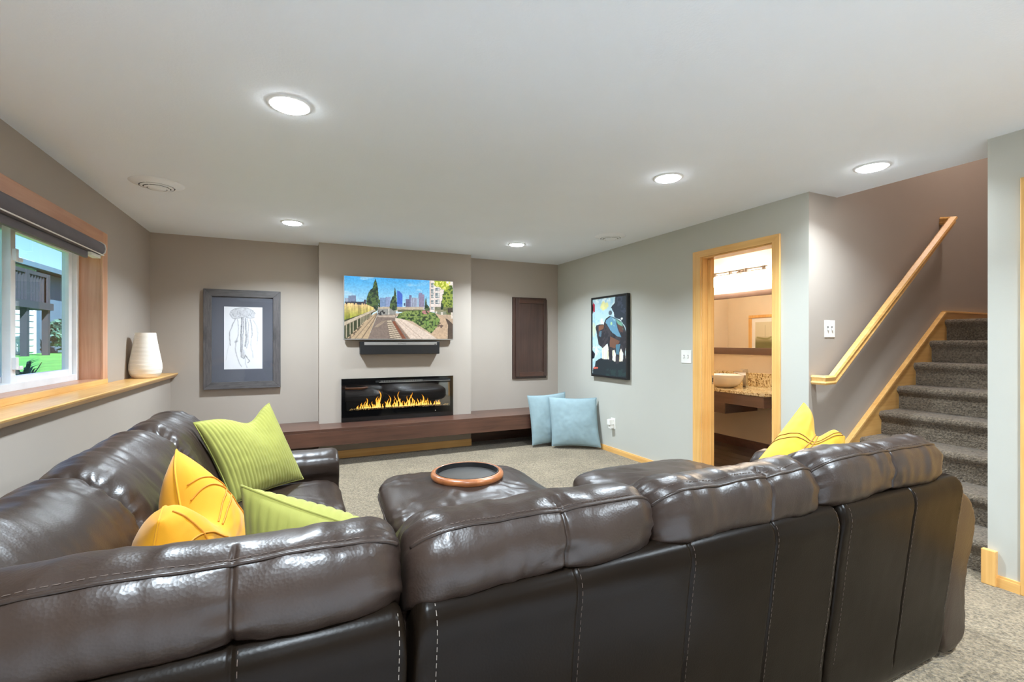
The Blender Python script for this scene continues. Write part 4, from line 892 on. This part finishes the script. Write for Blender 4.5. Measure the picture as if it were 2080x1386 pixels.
mk('rim', lathe([(.190, tz), (.213, tz+.002), (.220, tz+.012), (.220, tz+.026), (.214, tz+.036), (.206, tz+.040), (.198, tz+.042), (.193, tz+.040), (.190, tz+.034), (.190, tz)], tc, 72, False), M['trayrim'], ty, True, 50)
mk('inner_band', lathe([(.1895, tz+.012), (.1895, tz+.041), (.185, tz+.041), (.183, tz+.012)], tc, 72, False), M['black'], ty, True, 50)
mk('tray_base', lathe([(0, tz+.001), (.189, tz+.001), (.189, tz+.012), (0, tz+.012)], tc, 72, False), M['traytop'], ty)

# ================================================================== CUSHIONS
def pillow(name, bl, br, tr, tl, T, mat, label, front=None, dent=None, n=64, ribs=0, cords=(), cordmat=None, k=.07, wr=.004, seed=0, cordr=.003, group='scatter cushions', pw=.5, mid=(0, 0, 0), ripple=0):
    bl, br, tr, tl = map(Vector, (bl, br, tr, tl)); cen = (bl+br+tr+tl)/4
    N = ((br-bl)+(tr-tl)).cross((tl-bl)+(tr-br)).normalized()
    down = ((bl+br)-(tl+tr)).normalized()
    nu = n if not ribs else ribs*6; nv = n
    def pt(uu, vv, side):
        a = .5+(uu-.5)*(1-k*(1-(2*vv-1)**2)); b = .5+(vv-.5)*(1-k*(1-(2*uu-1)**2))
        p = bl*(1-a)*(1-b)+br*a*(1-b)+tr*a*b+tl*(1-a)*b
        e = (max(0, 4*uu*(1-uu)))**pw*(max(0, 4*vv*(1-vv)))**pw; h = T*e
        if dent:
            gg = math.exp(-((uu-dent[0])/dent[2])**2)*max(0, vv)**2.2
            p = p+down*dent[1]*gg; h *= 1-.45*gg
        p = p+Vector(mid)*e
        q = Vector((uu*3+seed*5, vv*3, side)); h += e**.5*wr*(1.5*noise.noise(q*1.3)+.6*noise.noise(q*4))
        if ribs: h += e**.25*.0065*(abs(math.sin(PI*ribs*uu))**.7-.5)
        return p+N*h*side
    v = []; f = []; id_ = {}
    for side in (1, -1):
        for i in range(nu+1):
            for j in range(nv+1):
                edge = i in (0, nu) or j in (0, nv)
                if edge and side == -1: id_[(side, i, j)] = id_[(1, i, j)]; continue
                id_[(side, i, j)] = len(v); v.append(tuple(pt(i/nu, j/nv, side)))
        for i in range(nu):
            for j in range(nv):
                q = [id_[(side, i, j)], id_[(side, i+1, j)], id_[(side, i+1, j+1)], id_[(side, i, j+1)]]; f.append(tuple(q if side == 1 else q[::-1]))
    base = Vector((cen.x, cen.y, min(p[2] for p in v)))
    th = thing(name, base, label, 'cushion', group)
    cov = mk('cover', (v, f), mat, th, True, 180)
    edge = [pt(i/60, 0, 1) for i in range(60)]+[pt(1, j/60, 1) for j in range(60)]+[pt(1-i/60, 1, 1) for i in range(60)]+[pt(0, 1-j/60, 1) for j in range(60)]
    mk('seam', tube(edge, .0035, 6, True), mat, th, True, 180)
    for c in cords:
        cp = catmull(c[:-1], 14, False); side = c[-1]
        mk('cord', tube([pt(a, b, side)+N*side*cordr*.5 for a, b in cp], cordr, 6), cordmat, th, True, 180)
    return th
# pale blue floor pillows
pillow('floor_cushion', (2.905, 5.07, .03), (3.405, 4.74, .03), (3.43, 4.87, .625), (2.93, 5.21, .625), .085, M['blue'], 'front pale blue square floor cushion leaning by the right wall', seed=1, k=.06, wr=.005)
pillow('floor_cushion', (2.70, 5.20, .03), (3.22, 5.165, .03), (3.235, 5.30, .665), (2.67, 5.285, .645), .06, M['blue'], 'rear pale blue floor cushion leaning on the hearth bench', seed=2, k=.06, wr=.005)
# lime corduroy
pillow('throw_cushion', (-.29, 2.84, .475), (.05, 3.14, .485), (-.14, 3.20, .955), (-.475, 2.90, .905), .10, M['green'], 'lime green corduroy cushion leaning at the far sofa arm', ribs=24, dent=(.62, .07, .22), seed=3, k=.06)
pillow('throw_cushion', (-.13, 1.62, .50), (.34, 1.54, .49), (.29, 1.37, .745), (-.134, 1.50, .925), .12, M['green'], 'lime green corduroy cushion resting behind the corner sofa back', ribs=17, seed=4, k=.05)
# golden velvet
crossA = [((.52, .70), (.66, .70), (.82, .67), (.99, .60), 1), ((.52, .64), (.66, .64), (.82, .61), (.99, .54), 1), ((.60, .97), (.72, .80), (.80, .60), (.86, .30), (.88, .05), 1), ((.66, .98), (.78, .80), (.86, .60), (.92, .30), (.94, .05), 1), ((.02, .62), (.15, .66), (.3, .60), (.45, .5), 1), ((.12, .97), (.2, .7), (.26, .4), (.28, .05), 1)]
pillow('throw_cushion', (-.37, 1.45, .52), (-.12, 2.00, .50), (-.388, 2.05, .935), (-.34, 1.58, .83), .13, M['yellow'], 'golden yellow velvet cushion slumped in the sofa corner', dent=(.5, .13, .17), seed=5, cords=crossA, cordmat=M['cord'], k=.04, wr=.006)
crossB = [((.0, .55), (.3, .62), (.55, .72), (.8, .88), (.92, .99), 1), ((.0, .50), (.3, .57), (.57, .68), (.83, .85), (.96, .97), 1), ((.25, .02), (.38, .3), (.47, .6), (.5, .8), (.5, .99), 1), ((.30, .02), (.43, .3), (.52, .6), (.55, .8), (.55, .99), 1), ((.55, .02), (.62, .3), (.8, .55), (.99, .62), 1), ((.6, .02), (.66, .27), (.82, .5), (.99, .56), 1)]
crossB = crossB+[tuple(c[:-1])+(-1,) for c in crossB]
pillow('throw_cushion', (1.86, 1.58, .60), (2.30, 1.30, .52), (2.42, 1.38, .865), (2.576, 1.68, .985), .12, M['yellow2'], 'bright yellow velvet cushion standing on the chaise end', dent=(.52, .11, .18), seed=6, cords=crossB, cordmat=M['cord2'], k=.05, wr=.007, cordr=.0028)

# ================================================================== BATHROOM
BX0, BX1, BYA, BYB, VYE = XR+.14, 5.12, 2.34, 5.60, 4.80
fl = mk('floor_bathroom', box(XR+.02, BX1+.1, BYA, BYB, -.1, -.004), M['dark_void']); tag(fl, 'dark plank floor of the bathroom', None, None, 'structure')
x = XR+.02; i = 0
while x < BX1+.05:
    y = BYA-(.5 if i % 2 else 0)
    while y < BYB:
        a, b = max(y, BYA), min(y+1.1, BYB); mk('plank', box(x, x+.176, a+.002, b-.002, -.0038, .002, .0015), M['darkfloor'], fl); y += 1.1
    x += .18; i += 1
struct('wall_bathroom_vanity', box(BX1, BX1+.1, BYA, BYB, 0, ZC), M['bath_wall'], 'cream bathroom wall behind the vanity')
struct('wall_bathroom_far', box(BX0, BX1, BYB, BYB+.1, 0, ZC), M['bath_wall'], 'cream bathroom end wall')
struct('wall_bathroom_near', box(BX0, BX1, BYA-.005, BYA+.01, 0, ZC), M['bath_wall'], 'cream bathroom wall backing onto the stairs')
g = G(); g.add(*box(BX0-.002, BX0+.012, DY1, BYB, 0, ZC)); g.add(*box(BX0-.002, BX0+.012, BYA, DY0, 0, ZC)); g.add(*box(BX0-.002, BX0+.012, DY0, DY1, DZ, ZC))
struct('wall_bathroom_door', g, M['bath_wall'], 'cream bathroom wall around the doorway')
struct('ceiling_bathroom', box(BX0, BX1+.1, BYA, BYB+.1, ZC, ZC+.1), M['ceiling'], 'white bathroom ceiling')
struct('baseboard_bathroom', box(BX1-.015, BX1, BYA+.01, BYB, 0, .105), M['espresso'], 'dark baseboard along the vanity wall')
vt = thing('vanity', (4.8, 4.05, .5), 'wall hung dark wood vanity with granite top', 'vanity')
mk('countertop', prism([(4.47, 3.325), (BX1-.001, 3.325), (BX1-.001, VYE-.002), (4.47, VYE-.002)], 'Z', .745, .778, .003), M['granite'], vt)
mk('backsplash', box(BX1-.022, BX1-.001, 3.325, VYE-.002, .7785, .945, .002), M['granite'], vt)
mk('apron', box(4.50, BX1-.001, 3.36, VYE-.002, .62, .744), M['espresso'], vt)
M['vanity_wood'] = wood('walnut_front', S(92, 68, 52), S(120, 90, 70), (20, 1.5, 20), .4, .2)
mk('apron_front', box(4.485, 4.4995, 3.36, VYE-.002, .62, .744), M['vanity_wood'], vt)
mk('drawer_box', box(4.50, 5.03, 3.845, VYE-.002, .50, .6195), M['espresso'], vt); mk('drawer_front', box(4.485, 4.4995, 3.845, VYE-.002, .50, .6195), M['vanity_wood'], vt)
sc_ = (4.74, 4.06)
o = mk('vessel_sink', lathe([(0, .7785), (.09, .7785), (.12, .79), (.17, .83), (.20, .88), (.212, .925), (.208, .929), (.200, .925), (.185, .88), (.15, .83), (.1, .80), (0, .795)], sc_, 56, False), plain('white_porcelain', S(240, 232, 220), .12), None, True, 60); tag(o, 'round white vessel sink on the granite counter', 'sink')
fa = thing('faucet', (4.93, 3.93, .7785), 'tall square chrome faucet beside the vessel sink', 'faucet')
fxx, fyy = 4.90, 3.905
mk('body', box(fxx-.022, fxx+.022, fyy-.022, fyy+.022, .7785, .985, .003), M['chrome'], fa)
mk('spout', prism([(fyy, .955), (fyy+.13, .968), (fyy+.155, .95), (fyy+.155, .94), (fyy+.135, .945), (fyy, .93)], 'X', fxx-.018, fxx+.018), M['chrome'], fa)
mk('lever', box(fxx-.018, fxx+.018, fyy-.02, fyy+.05, .988, .998, .002), M['chrome'], fa)
mi = thing('mirror', (5.1, 4.0, 1.16), 'wide framed mirror above the bathroom vanity', 'mirror')
MY0, MY1, MZ0, MZ1 = 3.25, 4.72, 1.166, 1.955
mk('mirror_glass', box(BX1-.012, BX1-.008, MY0+.03, MY1-.03, MZ0+.06, MZ1-.06), M['mirror'], mi)
M['mframe'] = plain('pewter_frame', S(118, 96, 84), .3, .4)
for nm, b in (('frame_rail', (MY0, MY1, MZ0, MZ0+.085)), ('frame_rail', (MY0, MY1, MZ1-.07, MZ1)), ('frame_stile', (MY0, MY0+.07, MZ0+.086, MZ1-.071)), ('frame_stile', (MY1-.07, MY1, MZ0+.086, MZ1-.071))): mk(nm, box(BX1-.03, BX1-.001, *b, .006), M['mframe'], mi, True, 40)
vl = thing('vanity_light', (5.05, 4.11, 2.0), 'four shade bar light glowing over the bathroom mirror', 'lamp')
mk('back_plate', box(BX1-.025, BX1-.001, 4.03, 4.19, 2.12, 2.22, .004), M['nickel'], vl)
mk('bar', box(5.03, 5.045, 3.72, 4.52, 2.212, 2.227), M['nickel'], vl); mk('bar', box(5.03, 5.045, 3.72, 4.52, 2.186, 2.196), M['nickel'], vl); mk('arm', box(5.04, BX1-.024, 4.09, 4.12, 2.19, 2.22), M['nickel'], vl)
for k in range(4):
    y = 3.765+k*.235
    a = mk('socket', lathe([(0, 2.172), (.02, 2.172), (.022, 2.23), (0, 2.232)], (5.037, y), 20, False), M['nickel'], vl, True, 40)
    mk('glass_shade', lathe([(0, 2.172), (.048, 2.172), (.062, 2.05), (0, 2.05)], (5.037, y), 28, False), M['vanity_glow'], vl, True, 40)
# framed picture on the bathroom wall opposite the mirror (seen in it)
bpic = thing('bathroom_picture', (3.62, 4.88, 1.0), 'wood framed leaf picture reflected in the bathroom mirror', 'picture')
xw = BX0+.012; py0, py1, pz0, pz1 = 4.30, 4.765+.03, 1.0, 1.745
py0, py1 = 4.58, 5.185
for nm, b in (('frame_rail', (py0, py1, pz1-.042, pz1)), ('frame_rail', (py0, py1, pz0, pz0+.05)), ('frame_stile', (py0, py0+.05, pz0+.05, pz1-.05)), ('frame_stile', (py1-.05, py1, pz0+.05, pz1-.05))): mk(nm, box(xw, xw+.03, *b, .003), M['maple_z'], bpic)
mk('mat_board', box(xw, xw+.012, py0+.05, py1-.05, pz0+.05, pz1-.05), plain('white_mat', S(240, 236, 228), .9), bpic)
C = Canvas(80, 100); C.a = np.array([214, 204, 172.])*(1-V[:100, :1]*0) if False else np.ones((100, 80, 3))*np.array([216, 206, 176.])
C.fill(np.clip((C.V-.42)*5, 0, 1), (110, 104, 62)); C.stroke([(.3, .45), (.45, .5), (.6, .5), (.9, .46)], .03, (132, 126, 74), .8); C.stroke([(.55, .1), (.56, .45)], .006, (150, 140, 110)); C.fill(np.clip((C.V-.8)*4, 0, 1), (82, 74, 46), .7)
C.quadmesh('print', (xw+.0135, py0+.11, pz1-.11), (xw+.0135, py1-.11, pz1-.11), (xw+.0135, py0+.11, pz0+.11), M['canvas'], bpic)


# pale rug added unseen behind the camera, bouncing light onto the ceiling
rg_ = thing('bounce_rug', (.3, -1.3, .0005), 'added unseen pale rug bouncing light up to the ceiling', 'rug')
M['rug'] = carpet_mat('pale_bounce_shag', S(228, 231, 236), .1)
mk('border', box(-1.06, 1.70, -3.03, .48, .0005, .010, .003), M['rug'], rg_)
mk('pile', box(-1.03, 1.67, -3.0, .45, .0102, .022, .005), M['rug'], rg_)
